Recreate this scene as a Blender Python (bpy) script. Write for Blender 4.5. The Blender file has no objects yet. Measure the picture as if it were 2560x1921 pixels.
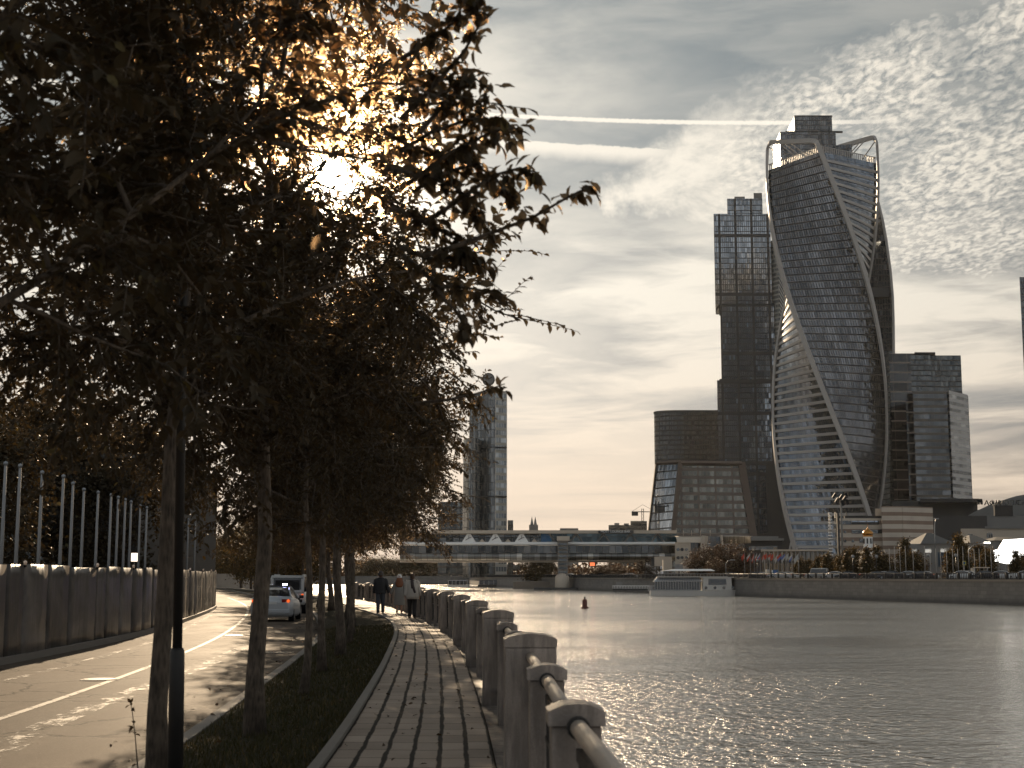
import bpy, math, random
import numpy as np
from mathutils import Vector, Matrix, noise as mnoise
R = math.radians
C = bpy.context.scene.collection
scn = bpy.context.scene

# ---------------------------------------------------------------- camera
CAMH, PITCH, F = 1.65, R(7.69), 3555.0
cam = bpy.data.cameras.new("camera"); camo = bpy.data.objects.new("camera", cam); C.objects.link(camo)
camo.location = (0, 0, CAMH); camo.rotation_euler = (R(90) + PITCH, 0, 0)
cam.sensor_width = 36; cam.lens = 50.0; cam.clip_start = 0.1; cam.clip_end = 20000
cam.dof.use_dof = True; cam.dof.focus_distance = 120; cam.dof.aperture_fstop = 5.0
scn.camera = camo
scn.view_settings.view_transform = 'Standard'; scn.view_settings.look = 'None'
scn.view_settings.exposure = 0.76; scn.view_settings.gamma = 1
scn.cycles.use_denoising = True
scn.cycles.max_bounces = 6; scn.cycles.diffuse_bounces = 3; scn.cycles.glossy_bounces = 3
scn.cycles.transmission_bounces = 4; scn.cycles.volume_bounces = 0; scn.cycles.transparent_max_bounces = 8
scn.cycles.sample_clamp_indirect = 6; scn.cycles.sample_clamp_direct = 40

def pt(u, v, D):
    """photo pixel (2560x1921) -> the point at forward distance D"""
    yv = (960.5 - v) / F
    t = D / (math.cos(PITCH) - yv * math.sin(PITCH))
    return Vector((t * (u - 1280) / F, D, CAMH + t * (math.sin(PITCH) + yv * math.cos(PITCH))))
def dist(v, z=0.0):
    """forward distance of a ground point at height z seen on row v"""
    yv = (960.5 - v) / F
    return (z - CAMH) * (math.cos(PITCH) - yv * math.sin(PITCH)) / (math.sin(PITCH) + yv * math.cos(PITCH))
def gp(u, v, z=0.0):
    return pt(u, v, dist(v, z))

# ---------------------------------------------------------------- node helper
class N:
    def __init__(s, tree): s.t = tree; s.n = tree.nodes; s.l = tree.links
    def set(s, sock, v):
        if v is None: return
        if isinstance(v, bpy.types.NodeSocket): s.l.new(v, sock)
        elif isinstance(v, (tuple, list)) and len(v) == 3 and sock.type == 'RGBA': sock.default_value = (*v, 1)
        elif isinstance(v, (int, float)) and sock.type == 'VECTOR': sock.default_value = (v, v, v)
        elif isinstance(v, (int, float)) and sock.type == 'RGBA': sock.default_value = (v, v, v, 1)
        else: sock.default_value = v
    def m(s, op, a, b=None, c=None, clamp=False):
        x = s.n.new('ShaderNodeMath'); x.operation = op; x.use_clamp = clamp
        s.set(x.inputs[0], a); s.set(x.inputs[1], b)
        if c is not None: s.set(x.inputs[2], c)
        return x.outputs[0]
    def vm(s, op, a, b=None):
        x = s.n.new('ShaderNodeVectorMath'); x.operation = op
        s.set(x.inputs[0], a); s.set(x.inputs[1], b)
        return x.outputs['Value' if op in ('DOT_PRODUCT', 'LENGTH') else 'Vector']
    def mix(s, f, a, b):
        x = s.n.new('ShaderNodeMix'); x.data_type = 'RGBA'
        s.set(x.inputs[0], f); s.set(x.inputs[6], a); s.set(x.inputs[7], b); return x.outputs[2]
    def mul(s, a, b):
        x = s.n.new('ShaderNodeMix'); x.data_type = 'RGBA'; x.blend_type = 'MULTIPLY'
        x.inputs[0].default_value = 1; s.set(x.inputs[6], a); s.set(x.inputs[7], b); return x.outputs[2]
    def add(s, a, b):
        x = s.n.new('ShaderNodeMix'); x.data_type = 'RGBA'; x.blend_type = 'ADD'
        x.inputs[0].default_value = 1; s.set(x.inputs[6], a); s.set(x.inputs[7], b); return x.outputs[2]
    def xyz(s, v):
        x = s.n.new('ShaderNodeSeparateXYZ'); s.set(x.inputs[0], v); return x.outputs
    def comb(s, a, b, c=0.0):
        x = s.n.new('ShaderNodeCombineXYZ'); s.set(x.inputs[0], a); s.set(x.inputs[1], b); s.set(x.inputs[2], c); return x.outputs[0]
    def noise(s, vec, scale, detail=2, rough=.5, dist=0.0, out=0):
        x = s.n.new('ShaderNodeTexNoise'); s.set(x.inputs['Vector'], vec); x.inputs['Scale'].default_value = scale
        x.inputs['Detail'].default_value = detail; x.inputs['Roughness'].default_value = rough
        x.inputs['Distortion'].default_value = dist; return x.outputs[out]
    def vor(s, vec, scale, feature='F1', out=0, rnd=1.0):
        x = s.n.new('ShaderNodeTexVoronoi'); x.feature = feature; s.set(x.inputs['Vector'], vec)
        x.inputs['Scale'].default_value = scale; x.inputs['Randomness'].default_value = rnd; return x.outputs[out]
    def rng(s, v, a, b, c=0.0, d=1.0, smooth=True):
        x = s.n.new('ShaderNodeMapRange'); x.interpolation_type = 'SMOOTHSTEP' if smooth else 'LINEAR'
        s.set(x.inputs[0], v); s.set(x.inputs[1], a); s.set(x.inputs[2], b); s.set(x.inputs[3], c); s.set(x.inputs[4], d)
        return x.outputs[0]
    def white(s, vec):
        x = s.n.new('ShaderNodeTexWhiteNoise'); x.noise_dimensions = '3D'; s.set(x.inputs[0], vec); return x.outputs[0]
    def whitec(s, vec):
        x = s.n.new('ShaderNodeTexWhiteNoise'); x.noise_dimensions = '3D'; s.set(x.inputs[0], vec); return x.outputs[1]
    def ramp(s, f, stops):
        x = s.n.new('ShaderNodeValToRGB'); s.set(x.inputs[0], f); e = x.color_ramp.elements
        while len(e) < len(stops): e.new(.5)
        for k, (p, c) in enumerate(stops):
            e[k].position = p; e[k].color = (*c, 1) if len(c) == 3 else c
        return x.outputs[0]
    def mapping(s, vec, scale=(1, 1, 1), rot=(0, 0, 0), loc=(0, 0, 0)):
        x = s.n.new('ShaderNodeMapping'); s.set(x.inputs[0], vec); x.inputs['Location'].default_value = loc
        x.inputs['Rotation'].default_value = rot; x.inputs['Scale'].default_value = scale; return x.outputs[0]
    def bump(s, h, strength=.3, distance=.05, normal=None):
        x = s.n.new('ShaderNodeBump'); s.set(x.inputs['Height'], h); x.inputs['Strength'].default_value = strength
        x.inputs['Distance'].default_value = distance; s.set(x.inputs['Normal'], normal); return x.outputs[0]

# ---------------------------------------------------------------- sun and sky
def dirof(u, v):
    yv = (960.5 - v) / F
    d = Vector(((u - 1280) / F, math.cos(PITCH) - yv * math.sin(PITCH), math.sin(PITCH) + yv * math.cos(PITCH)))
    return d.normalized()
def azel(u, v):
    d = dirof(u, v); return math.degrees(math.atan2(d.x, d.y)), math.degrees(math.asin(d.z))
SUN = dirof(822, 437)
SUN_EL = math.asin(SUN.z); SUN_AZ = math.atan2(SUN.x, SUN.y)
sl = bpy.data.lights.new("sun", 'SUN'); so = bpy.data.objects.new("sun", sl); C.objects.link(so)
sl.energy = 4.6; sl.angle = R(0.6); sl.color = (1.0, .76, .50)
so.rotation_euler = (-SUN).to_track_quat('-Z', 'Y').to_euler()
world = bpy.data.worlds.new("World"); scn.world = world; world.use_nodes = True
w = N(world.node_tree); w.n.clear()
sky = w.n.new('ShaderNodeTexSky'); sky.sky_type = 'NISHITA'; sky.sun_disc = False
sky.sun_elevation = SUN_EL; sky.sun_rotation = SUN_AZ; sky.air_density = 1.2; sky.dust_density = 2.5; sky.ozone_density = 1.0
tc = w.n.new('ShaderNodeTexCoord').outputs['Generated']
dirn = w.vm('NORMALIZE', tc)
dx, dy, dz = w.xyz(dirn)[:3]
el = w.m('MULTIPLY', w.m('ARCSINE', dz), 57.2958)
az = w.m('MULTIPLY', w.m('ARCTAN2', dx, dy), 57.2958)
hz = w.m('ADD', w.m('MAXIMUM', dz, 0.0), 0.06)
q = w.comb(w.m('DIVIDE', dx, hz), w.m('DIVIDE', dy, hz), 0.0)         # the cloud layer seen in perspective
hsv = w.n.new('ShaderNodeHueSaturation'); w.set(hsv.inputs['Color'], sky.outputs[0]); hsv.inputs['Saturation'].default_value = .35
base = w.mul(hsv.outputs[0], (1.0, .95, .88))
cosg = w.vm('DOT_PRODUCT', dirn, tuple(SUN))
ae = w.comb(az, el, 0.0)
wb = w.m('MULTIPLY', w.m('SUBTRACT', w.noise(ae, .55, 6, .62), .5), 5.5)
wb2 = w.m('MULTIPLY', w.m('SUBTRACT', w.noise(ae, .16, 4, .55), .5), 6.0)
# thin cirrus veil over the whole sky, long soft streaks climbing to the right
stk = w.mapping(w.comb(w.m('MULTIPLY', az, .055), w.m('MULTIPLY', el, .27), 0.0), rot=(0, 0, R(-13)))
stk = w.vm('ADD', stk, w.vm('MULTIPLY', w.vm('SUBTRACT', w.noise(stk, 1.6, 3, .5, out=1), (.5, .5, .5)), (.55, .35, 0)))
s1 = w.rng(w.noise(stk, 1.15, 8, .58, .2), .38, .60)
s2 = w.rng(w.noise(w.mapping(stk, scale=(1, 1.6, 1), loc=(3, 7, 0)), 2.1, 7, .6, .4), .40, .64)
s3 = w.rng(w.noise(w.mapping(w.comb(w.m('MULTIPLY', az, .05), w.m('MULTIPLY', el, .62), 9.0), rot=(0, 0, R(-5))), 1.0, 7, .62, .5), .40, .58)
lw = w.rng(w.m('ADD', el, w.m('MULTIPLY', wb2, .12)), 7.6, 6.7)
s1 = w.m('ADD', w.m('MULTIPLY', s1, w.m('SUBTRACT', 1.0, lw)), w.m('MULTIPLY', w.m('MULTIPLY', s3, lw), .85))
lowm = w.rng(el, 16.0, 11.0)
streak = w.m('MULTIPLY', w.m('ADD', w.m('MULTIPLY', s1, .88), w.m('MULTIPLY', s2, .34)), w.m('ADD', .25, w.m('MULTIPLY', lowm, .75)), clamp=True)
vl = w.rng(w.noise(w.mapping(w.comb(w.m('MULTIPLY', az, .07), w.m('MULTIPLY', el, .18), 5.0), rot=(0, 0, R(-20))), 1.0, 6, .6), .38, .66)
vl = w.m('MULTIPLY', vl, w.m('ADD', .06, w.m('MULTIPLY', w.rng(az, 10, 0), .55)))
# altocumulus field in the upper right with a ragged wedge reaching left
top = w.rng(w.m('SUBTRACT', w.m('ADD', w.m('ADD', 18.6, w.m('MULTIPLY', w.m('SUBTRACT', az, 8.2), .32)), w.m('MULTIPLY', wb, .45)), el), -1.1, 1.5)
lef = w.rng(w.m('ADD', w.m('SUBTRACT', w.m('ADD', az, w.m('MULTIPLY', w.m('SUBTRACT', 19.2, el), 1.12)), 8.0), wb), -.8, 1.6)
lo_ = w.rng(az, 6, 11, 14.5, 11.2)
bot = w.rng(w.m('SUBTRACT', w.m('ADD', el, w.m('MULTIPLY', wb, .55)), lo_), -.5, .7)
am = w.m('MULTIPLY', w.m('MULTIPLY', top, lef), bot)
qr = w.mapping(w.mapping(q, scale=(1, .52, 1)), rot=(0, 0, R(25)))
qw = w.vm('ADD', qr, w.vm('MULTIPLY', w.noise(qr, 20, 3, .6, out=1), (.03, .03, 0)))
clots = w.rng(w.vor(qw, 62, 'SMOOTH_F1'), .68, .16)
clots2 = w.rng(w.noise(qw, 84, 4, .6), .30, .68)
patch = w.rng(w.noise(qr, 3.4, 5, .6, .5), .34, .60)
rgt = w.rng(az, 7.0, 12.0)
tex = w.m('ADD', w.m('MULTIPLY', clots, .50), w.m('MULTIPLY', clots2, .50))
tex = w.m('ADD', tex, .10)
tex = w.m('MULTIPLY', tex, w.m('ADD', .50, w.m('MULTIPLY', patch, .66)))
smo = w.rng(w.noise(w.mapping(ae, scale=(.5, 1, 1), rot=(0, 0, R(-18))), .55, 8, .66, .3), .28, .58, .35, 1.0)
tex = w.m('ADD', w.m('MULTIPLY', tex, rgt), w.m('MULTIPLY', smo, w.m('SUBTRACT', 1.0, rgt)))
cl = w.m('MULTIPLY', tex, am, clamp=True)
cloud = w.m('MAXIMUM', cl, w.m('MAXIMUM', streak, vl))
# contrails, two straight lines in the sky
def trail(u0, v0, u1, v1, wid, frm, to, fs, ns, warp):
    (A0, E0), (A1, E1) = azel(u0, v0), azel(u1, v1); k = (E1 - E0) / (A1 - A0)
    n_ = w.noise(w.comb(w.m('MULTIPLY', az, ns), w.m('MULTIPLY', el, ns * .8)), 1.0, 5, .65)
    d_ = w.m('SUBTRACT', el, w.m('ADD', E0, w.m('MULTIPLY', w.m('SUBTRACT', az, A0), k)))
    d_ = w.m('ADD', d_, w.m('MULTIPLY', w.m('SUBTRACT', n_, .5), warp))
    up = w.rng(d_, wid * .55, wid * .25); dn = w.rng(d_, -wid * fs, -wid * .15)
    along = w.m('MULTIPLY', w.rng(az, frm, frm + .5), w.rng(az, to, to - 5))
    return w.m('MULTIPLY', w.m('MULTIPLY', up, dn), w.m('MULTIPLY', along, w.rng(n_, .1, .35, .6, 1.0)))
T1 = trail(1150, 283, 2250, 303, .21, -30, azel(2330, 305)[0], .5, 7.0, .10)
T2 = trail(1320, 360, 1830, 386, .30, -30, azel(1900, 390)[0], 2.6, 1.6, .32)
cloud = w.m('MAXIMUM', cloud, w.m('MULTIPLY', T2, .95))
near = w.rng(cosg, math.cos(R(38)), math.cos(R(6)), smooth=False)
ccol = w.mix(w.rng(el, 0, 12), (.47, .375, .285), (.47, .435, .375))
ccol = w.mul(ccol, w.m('ADD', .82, w.m('MULTIPLY', near, .42)))
hor = w.mix(w.rng(el, 8, 18), w.mix(w.rng(el, 0, 8), (.28, .225, .175), (.135, .143, .147)), (.074, .100, .116))
hor = w.mul(hor, w.m('ADD', .66, w.m('MULTIPLY', near, .62)))
base = w.mix(.92, w.mul(hsv.outputs[0], (.045, .043, .04)), hor)
back = w.rng(cosg, -.2, .75)
base = w.mix(back, (.18, .208, .232), base)
ccol = w.mix(back, (.36, .365, .37), ccol)
colr = w.mix(cloud, base, ccol)
colr = w.mix(w.m('MULTIPLY', T1, .92), colr, (.62, .57, .49))
# brightness round the sun: aureole in the thin cloud and the disc
g1 = w.m('MULTIPLY', w.m('POWER', w.m('MAXIMUM', cosg, 0.0), 60.0), .07)
g2 = w.m('MULTIPLY', w.m('POWER', w.m('MAXIMUM', cosg, 0.0), 900.0), 6.0)
g3 = w.m('MULTIPLY', w.rng(cosg, math.cos(R(1.1)), math.cos(R(.35))), 30.0)
colr = w.add(colr, w.mul((1.0, .86, .68), g1))
colr = w.add(colr, w.mul((1.0, .84, .64), w.m('ADD', g2, g3)))
bg = w.n.new('ShaderNodeBackground'); w.set(bg.inputs[0], colr); bg.inputs[1].default_value = 1.0
wo = w.n.new('ShaderNodeOutputWorld'); w.l.new(bg.outputs[0], wo.inputs[0])
world.cycles.sampling_method = 'MANUAL'; world.cycles.sample_map_resolution = 1024
# ---------------------------------------------------------------- mesh and naming helpers
rnd = random.Random(7)
ORD = ("first second third fourth fifth sixth seventh eighth ninth tenth eleventh twelfth thirteenth fourteenth fifteenth sixteenth "
       "seventeenth eighteenth nineteenth twentieth").split()
for t_ in ("twenty", "thirty", "forty"):
    ORD += [t_ + "-" + o for o in ORD[:9]] + [{"twenty": "thirtieth", "thirty": "fortieth", "forty": "fiftieth"}[t_]]
def tag(o, label=None, cat=None, group=None, kind=None):
    if label: o['label'] = label
    if cat: o['category'] = cat
    if group: o['group'] = group
    if kind: o['kind'] = kind
    return o
def thing(name, label, cat, loc=(0, 0, 0), rz=0.0, group=None):
    o = bpy.data.objects.new(name, None); C.objects.link(o); o.location = loc; o.rotation_euler = (0, 0, rz)
    return tag(o, label, cat, group)
def dup(root, loc=None, rz=None, label=None, group=None, scale=None):
    r = root.copy(); C.objects.link(r)
    if loc is not None: r.location = loc
    if rz is not None: r.rotation_euler = (0, 0, rz)
    if scale is not None: r.scale = scale if isinstance(scale, (tuple, list)) else (scale,) * 3
    if label: r['label'] = label
    if group: r['group'] = group
    for ch in list(root.children):
        c = ch.copy(); C.objects.link(c); c.parent = r
        for g in list(ch.children):
            d = g.copy(); C.objects.link(d); d.parent = c
    return r
class MB:
    """collects faces, then links them as ONE mesh object; UVs run in metres along each face"""
    def __init__(s): s.v = []; s.f = []; s.mi = []; s.uv = {}; s.sm = []
    def face(s, pts, mi=0, uv=None, smooth=False):
        k = len(s.v); s.v += [tuple(p) for p in pts]; s.f.append(tuple(range(k, k + len(pts)))); s.mi.append(mi); s.sm.append(smooth)
        if uv: s.uv[len(s.f) - 1] = uv
    def prism(s, poly, z0, z1, top=None, mi=0, cap=True, capmi=None):
        top = top or poly; n = len(poly); k = len(s.v)
        s.v += [(x, y, z0) for x, y in poly] + [(x, y, z1) for x, y in top]
        for i in range(n):
            j = (i + 1) % n; s.f.append((k + i, k + j, k + n + j, k + n + i)); s.mi.append(mi); s.sm.append(False)
        if cap:
            c = mi if capmi is None else capmi
            s.f.append(tuple(k + n + i for i in range(n))); s.mi.append(c); s.sm.append(False)
            s.f.append(tuple(k + i for i in reversed(range(n)))); s.mi.append(c); s.sm.append(False)
        return s
    def box(s, cx, cy, cz, sx, sy, sz, rz=0.0, mi=0, tap=1.0):
        ca, sa = math.cos(rz), math.sin(rz)
        def P(k): return [(cx + x * ca - y * sa, cy + x * sa + y * ca) for x, y in ((-sx * k, -sy * k), (sx * k, -sy * k), (sx * k, sy * k), (-sx * k, sy * k))]
        return s.prism(P(.5), cz - sz / 2, cz + sz / 2, P(.5 * tap), mi)
    def tube(s, pts, rad, n=8, mi=0, cap=True, smooth=True):
        pts = [Vector(p) for p in pts]; k0 = len(s.v); m = len(pts)
        rad = rad if isinstance(rad, (list, tuple)) else [rad] * m
        t0 = (pts[1] - pts[0]).normalized(); ref = Vector((0, 0, 1)) if abs(t0.z) < .9 else Vector((1, 0, 0))
        a = t0.cross(ref).normalized()
        for i, p in enumerate(pts):
            t = (pts[min(i + 1, m - 1)] - pts[max(i - 1, 0)]).normalized()
            a = (a - t * a.dot(t)).normalized(); b = t.cross(a)
            for j in range(n):
                g = 2 * math.pi * j / n; s.v.append(tuple(p + (a * math.cos(g) + b * math.sin(g)) * rad[i]))
        for i in range(m - 1):
            for j in range(n):
                j2 = (j + 1) % n; s.f.append((k0 + i * n + j, k0 + i * n + j2, k0 + (i + 1) * n + j2, k0 + (i + 1) * n + j)); s.mi.append(mi); s.sm.append(smooth)
        if cap:
            s.f.append(tuple(k0 + j for j in reversed(range(n)))); s.mi.append(mi); s.sm.append(False)
            s.f.append(tuple(k0 + (m - 1) * n + j for j in range(n))); s.mi.append(mi); s.sm.append(False)
        return s
    def lathe(s, prof, c=(0, 0, 0), n=16, mi=0, sy=1.0, smooth=True):
        k0 = len(s.v); m = len(prof)
        for r, z in prof:
            for j in range(n):
                g = 2 * math.pi * j / n; s.v.append((c[0] + r * math.cos(g), c[1] + r * sy * math.sin(g), c[2] + z))
        for i in range(m - 1):
            for j in range(n):
                j2 = (j + 1) % n; s.f.append((k0 + i * n + j, k0 + i * n + j2, k0 + (i + 1) * n + j2, k0 + (i + 1) * n + j)); s.mi.append(mi); s.sm.append(smooth)
        return s
    def grid(s, rows, mi=0, uv=None, smooth=True, close=False):
        """rows of points joined into quads; uv: same shape of (u, v)"""
        k0 = len(s.v); n = len(rows[0])
        for r in rows: s.v += [tuple(p) for p in r]
        for i in range(len(rows) - 1):
            for j in range(n if close else n - 1):
                j2 = (j + 1) % n
                s.f.append((k0 + i * n + j, k0 + i * n + j2, k0 + (i + 1) * n + j2, k0 + (i + 1) * n + j)); s.mi.append(mi); s.sm.append(smooth)
                if uv: s.uv[len(s.f) - 1] = (uv[i][j], uv[i][j2], uv[i + 1][j2], uv[i + 1][j])
        return s
    def build(s, name, mats, parent=None, loc=None):
        me = bpy.data.meshes.new(name); me.from_pydata(s.v, [], s.f)
        for m in (mats if isinstance(mats, (list, tuple)) else [mats]): me.materials.append(m)
        me.polygons.foreach_set('material_index', s.mi); me.polygons.foreach_set('use_smooth', s.sm)
        uvl = me.uv_layers.new(name='UVMap').data
        for p in me.polygons:
            ex = s.uv.get(p.index)
            n = p.normal
            if abs(n.z) < .9: tx, ty = -n.y, n.x; L = math.hypot(tx, ty); tx /= L; ty /= L
            for k, li in enumerate(p.loop_indices):
                if ex: uvl[li].uv = ex[k]
                else:
                    c = me.vertices[me.loops[li].vertex_index].co
                    uvl[li].uv = (c.x * tx + c.y * ty, c.z) if abs(n.z) < .9 else (c.x, c.y)
        o = bpy.data.objects.new(name, me); C.objects.link(o); o.parent = parent
        if loc is not None: o.location = loc
        return o
def bevel(o, w_=.02, seg=2):
    b = o.modifiers.new('bevel', 'BEVEL'); b.width = w_; b.segments = seg; b.limit_method = 'ANGLE'; return o
def curve_pts(keys, ys):
    """x along a bank line given (x, y) keys, smooth"""
    kx = np.array([k[0] for k in keys], float); ky = np.array([k[1] for k in keys], float)
    m = np.gradient(kx, ky); out = []
    for y in ys:
        i = int(np.clip(np.searchsorted(ky, y) - 1, 0, len(ky) - 2)); h = ky[i + 1] - ky[i]; t = (y - ky[i]) / h
        out.append((2 * t**3 - 3 * t**2 + 1) * kx[i] + (t**3 - 2 * t**2 + t) * h * m[i] + (-2 * t**3 + 3 * t**2) * kx[i + 1] + (t**3 - t**2) * h * m[i + 1])
    return out
def text_obj(s, size, name, mat, parent=None, loc=(0, 0, 0), rot=(R(90), 0, 0), ext=.05, bold=False, sx=1.0):
    cu = bpy.data.curves.new(name, 'FONT'); cu.body = s; cu.size = size; cu.extrude = ext; cu.align_x = 'LEFT'
    if bold: cu.offset = size * .02
    t = bpy.data.objects.new(name + '_src', cu); C.objects.link(t)
    dg = bpy.context.evaluated_depsgraph_get(); me = bpy.data.meshes.new_from_object(t.evaluated_get(dg))
    bpy.data.objects.remove(t)
    me.materials.clear(); me.materials.append(mat)
    o = bpy.data.objects.new(name, me); C.objects.link(o); o.parent = parent; o.location = loc; o.rotation_euler = rot; o.scale = (sx, 1, 1)
    return o

# ---------------------------------------------------------------- materials
def mat(name):
    m = bpy.data.materials.new(name); m.use_nodes = True; n = N(m.node_tree); n.n.clear()
    o = n.n.new('ShaderNodeOutputMaterial'); return m, n, o
def pbsdf(n, col, rough=.6, metal=0.0, normal=None, spec=.5, emis=None, es=0.0, ior=1.45):
    b = n.n.new('ShaderNodeBsdfPrincipled'); n.set(b.inputs['Base Color'], col); n.set(b.inputs['Roughness'], rough)
    n.set(b.inputs['Metallic'], metal); n.set(b.inputs['Normal'], normal); b.inputs['Specular IOR Level'].default_value = spec
    b.inputs['IOR'].default_value = ior
    if emis: n.set(b.inputs['Emission Color'], emis); b.inputs['Emission Strength'].default_value = es
    return b
def simple(name, col, rough=.6, metal=0.0, var=.25, scale=3.0, bumps=.1, spec=.4, emis=None, es=0.0, coord='Object'):
    m, n, o = mat(name); tcn = n.n.new('ShaderNodeTexCoord').outputs[coord]
    nz = n.noise(tcn, scale, 5, .6); nf = n.noise(tcn, scale * 9, 3, .6)
    f = n.m('ADD', 1 - var, n.m('MULTIPLY', n.m('ADD', n.m('MULTIPLY', nz, .7), n.m('MULTIPLY', nf, .3)), 2 * var))
    nm = n.bump(nf, bumps, .01) if bumps else None
    b = pbsdf(n, n.mul(col, f), n.m('ADD', rough - .05, n.m('MULTIPLY', nz, .1)), metal, nm, spec, emis, es)
    n.l.new(b.outputs[0], o.inputs[0]); return m
def facade(name, glass, frame, pw=1.5, fh=3.6, mw=.12, fw=.5, refl=.3, rough=.1, var=.5, tilt=.03, big=None, bw=.45, tint=(.95, 1, 1.02), warp=.0, off=0.0, frough=.55):
    m, n, o = mat(name); uv = n.n.new('ShaderNodeUVMap').outputs[0]; u, v = n.xyz(uv)[:2]
    u = n.m('ADD', u, 1000.0 + off); v = n.m('ADD', v, 100.0)
    cu, cv = n.m('DIVIDE', u, pw), n.m('DIVIDE', v, fh)
    fu, fv = n.m('FRACT', cu), n.m('FRACT', cv)
    msk = n.m('MAXIMUM', n.m('LESS_THAN', fu, mw / pw), n.m('LESS_THAN', fv, fw / fh))
    if big:
        bu, bv = n.m('FRACT', n.m('DIVIDE', u, pw * big[0])), n.m('FRACT', n.m('DIVIDE', v, fh * big[1]))
        msk = n.m('MAXIMUM', msk, n.m('MAXIMUM', n.m('LESS_THAN', bu, bw / (pw * big[0])), n.m('LESS_THAN', bv, bw * 1.6 / (fh * big[1]))))
    cell = n.comb(n.m('FLOOR', cu), n.m('FLOOR', cv), 1.0); r1 = n.white(cell); rc = n.whitec(cell)
    geo = n.n.new('ShaderNodeNewGeometry')
    blot = n.rng(n.noise(n.comb(n.m('MULTIPLY', u, .045), n.m('MULTIPLY', v, .022), 0), 1.0, 4, .6, .6), .38, .62, .72, 1.15)
    nrm = n.vm('NORMALIZE', n.vm('ADD', geo.outputs['Normal'], n.vm('MULTIPLY', n.vm('SUBTRACT', rc, (.5, .5, .5)), (tilt, tilt, tilt))))
    if warp:
        wv = n.noise(n.comb(n.m('MULTIPLY', u, .6), n.m('MULTIPLY', v, .35), 0), 1.0, 2, .5, out=1)
        nrm = n.vm('NORMALIZE', n.vm('ADD', nrm, n.vm('MULTIPLY', n.vm('SUBTRACT', wv, (.5, .5, .5)), (warp, warp, warp * 1.4))))
    gcol = n.mul(glass, n.m('ADD', n.m('ADD', 1 - var, n.m('MULTIPLY', r1, 2 * var)), n.m('MULTIPLY', n.m('GREATER_THAN', r1, .93), 2.2)))
    d = n.n.new('ShaderNodeBsdfDiffuse'); n.set(d.inputs[0], gcol)
    g = n.n.new('ShaderNodeBsdfGlossy'); n.set(g.inputs['Color'], tint); g.inputs['Roughness'].default_value = rough; n.set(g.inputs['Normal'], nrm)
    fr = n.n.new('ShaderNodeFresnel'); fr.inputs[0].default_value = 1.5
    f = n.m('MULTIPLY', n.m('ADD', n.m('MULTIPLY', blot, refl), n.m('MULTIPLY', fr.outputs[0], 1 - refl)), n.m('ADD', .5, n.m('MULTIPLY', r1, .7)), clamp=True)
    mx = n.n.new('ShaderNodeMixShader'); n.set(mx.inputs[0], f); n.l.new(d.outputs[0], mx.inputs[1]); n.l.new(g.outputs[0], mx.inputs[2])
    fb = pbsdf(n, n.mul(frame, n.m('ADD', .8, n.m('MULTIPLY', n.noise(n.comb(u, v), .8, 4), .4))), frough)
    m2 = n.n.new('ShaderNodeMixShader'); n.set(m2.inputs[0], msk); n.l.new(mx.outputs[0], m2.inputs[1]); n.l.new(fb.outputs[0], m2.inputs[2])
    n.l.new(m2.outputs[0], o.inputs[0]); return m

M = {}
def granite():
    m, n, o = mat('granite'); t = n.n.new('ShaderNodeTexCoord').outputs['Object']; oi = n.n.new('ShaderNodeObjectInfo').outputs['Random']
    sp = n.noise(t, 90, 3, .8); st = n.noise(n.mapping(t, scale=(7, 7, .9), loc=(0, 0, 0)), 1.0, 5, .65); bl = n.noise(n.vm('ADD', t, n.comb(n.m('MULTIPLY', oi, 40.0), 0, 0)), 3.0, 4, .6)
    z = n.xyz(t)[2]; c = n.mix(bl, (.19, .16, .135), (.33, .28, .24)); c = n.mul(c, n.m('ADD', .55, n.m('MULTIPLY', sp, .9)))
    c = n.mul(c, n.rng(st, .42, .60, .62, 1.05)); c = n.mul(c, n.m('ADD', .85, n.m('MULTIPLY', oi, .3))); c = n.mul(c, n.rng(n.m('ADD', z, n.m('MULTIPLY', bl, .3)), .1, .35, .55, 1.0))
    ch = n.vor(t, 26); b = pbsdf(n, c, .6, normal=n.bump(n.m('ADD', n.m('MULTIPLY', sp, .4), n.rng(ch, .0, .12, 0, .5)), .5, .006), spec=.4); n.l.new(b.outputs[0], o.inputs[0]); return m
M['granite'] = granite()
M['dark_metal'] = simple('dark_metal', (.03, .028, .026), .45, .3, bumps=.05)
M['rail_metal'] = simple('rail_metal', (.40, .34, .28), .62, 0, var=.2, bumps=.05)
M['black'] = simple('black_rubber', (.012, .012, .012), .7)
M['white_paint'] = simple('white_paint', (.72, .71, .68), .4, var=.1, scale=.4)
M['pole_white'] = simple('pole_white', (.22, .22, .22), .7, var=.1, scale=.6)
M['grey_metal'] = simple('grey_metal', (.22, .23, .24), .35, .6, var=.15)
M['concrete'] = simple('concrete', (.20, .18, .155), .8, var=.3, scale=.35)
M['cream_wall'] = simple('cream_wall', (.42, .36, .29), .8, var=.18, scale=.3)
M['grey_wall'] = simple('grey_wall', (.17, .165, .155), .8, var=.2, scale=.2)
M['dark_wall'] = simple('dark_wall', (.045, .043, .041), .7, var=.3, scale=.2)
M['brown_wall'] = simple('brown_wall', (.10, .075, .058), .8, var=.25, scale=.2)
M['roof_grey'] = simple('roof_grey', (.10, .098, .094), .85, 0, spec=.15, var=.2, scale=.3)
M['bark'] = None
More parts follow.
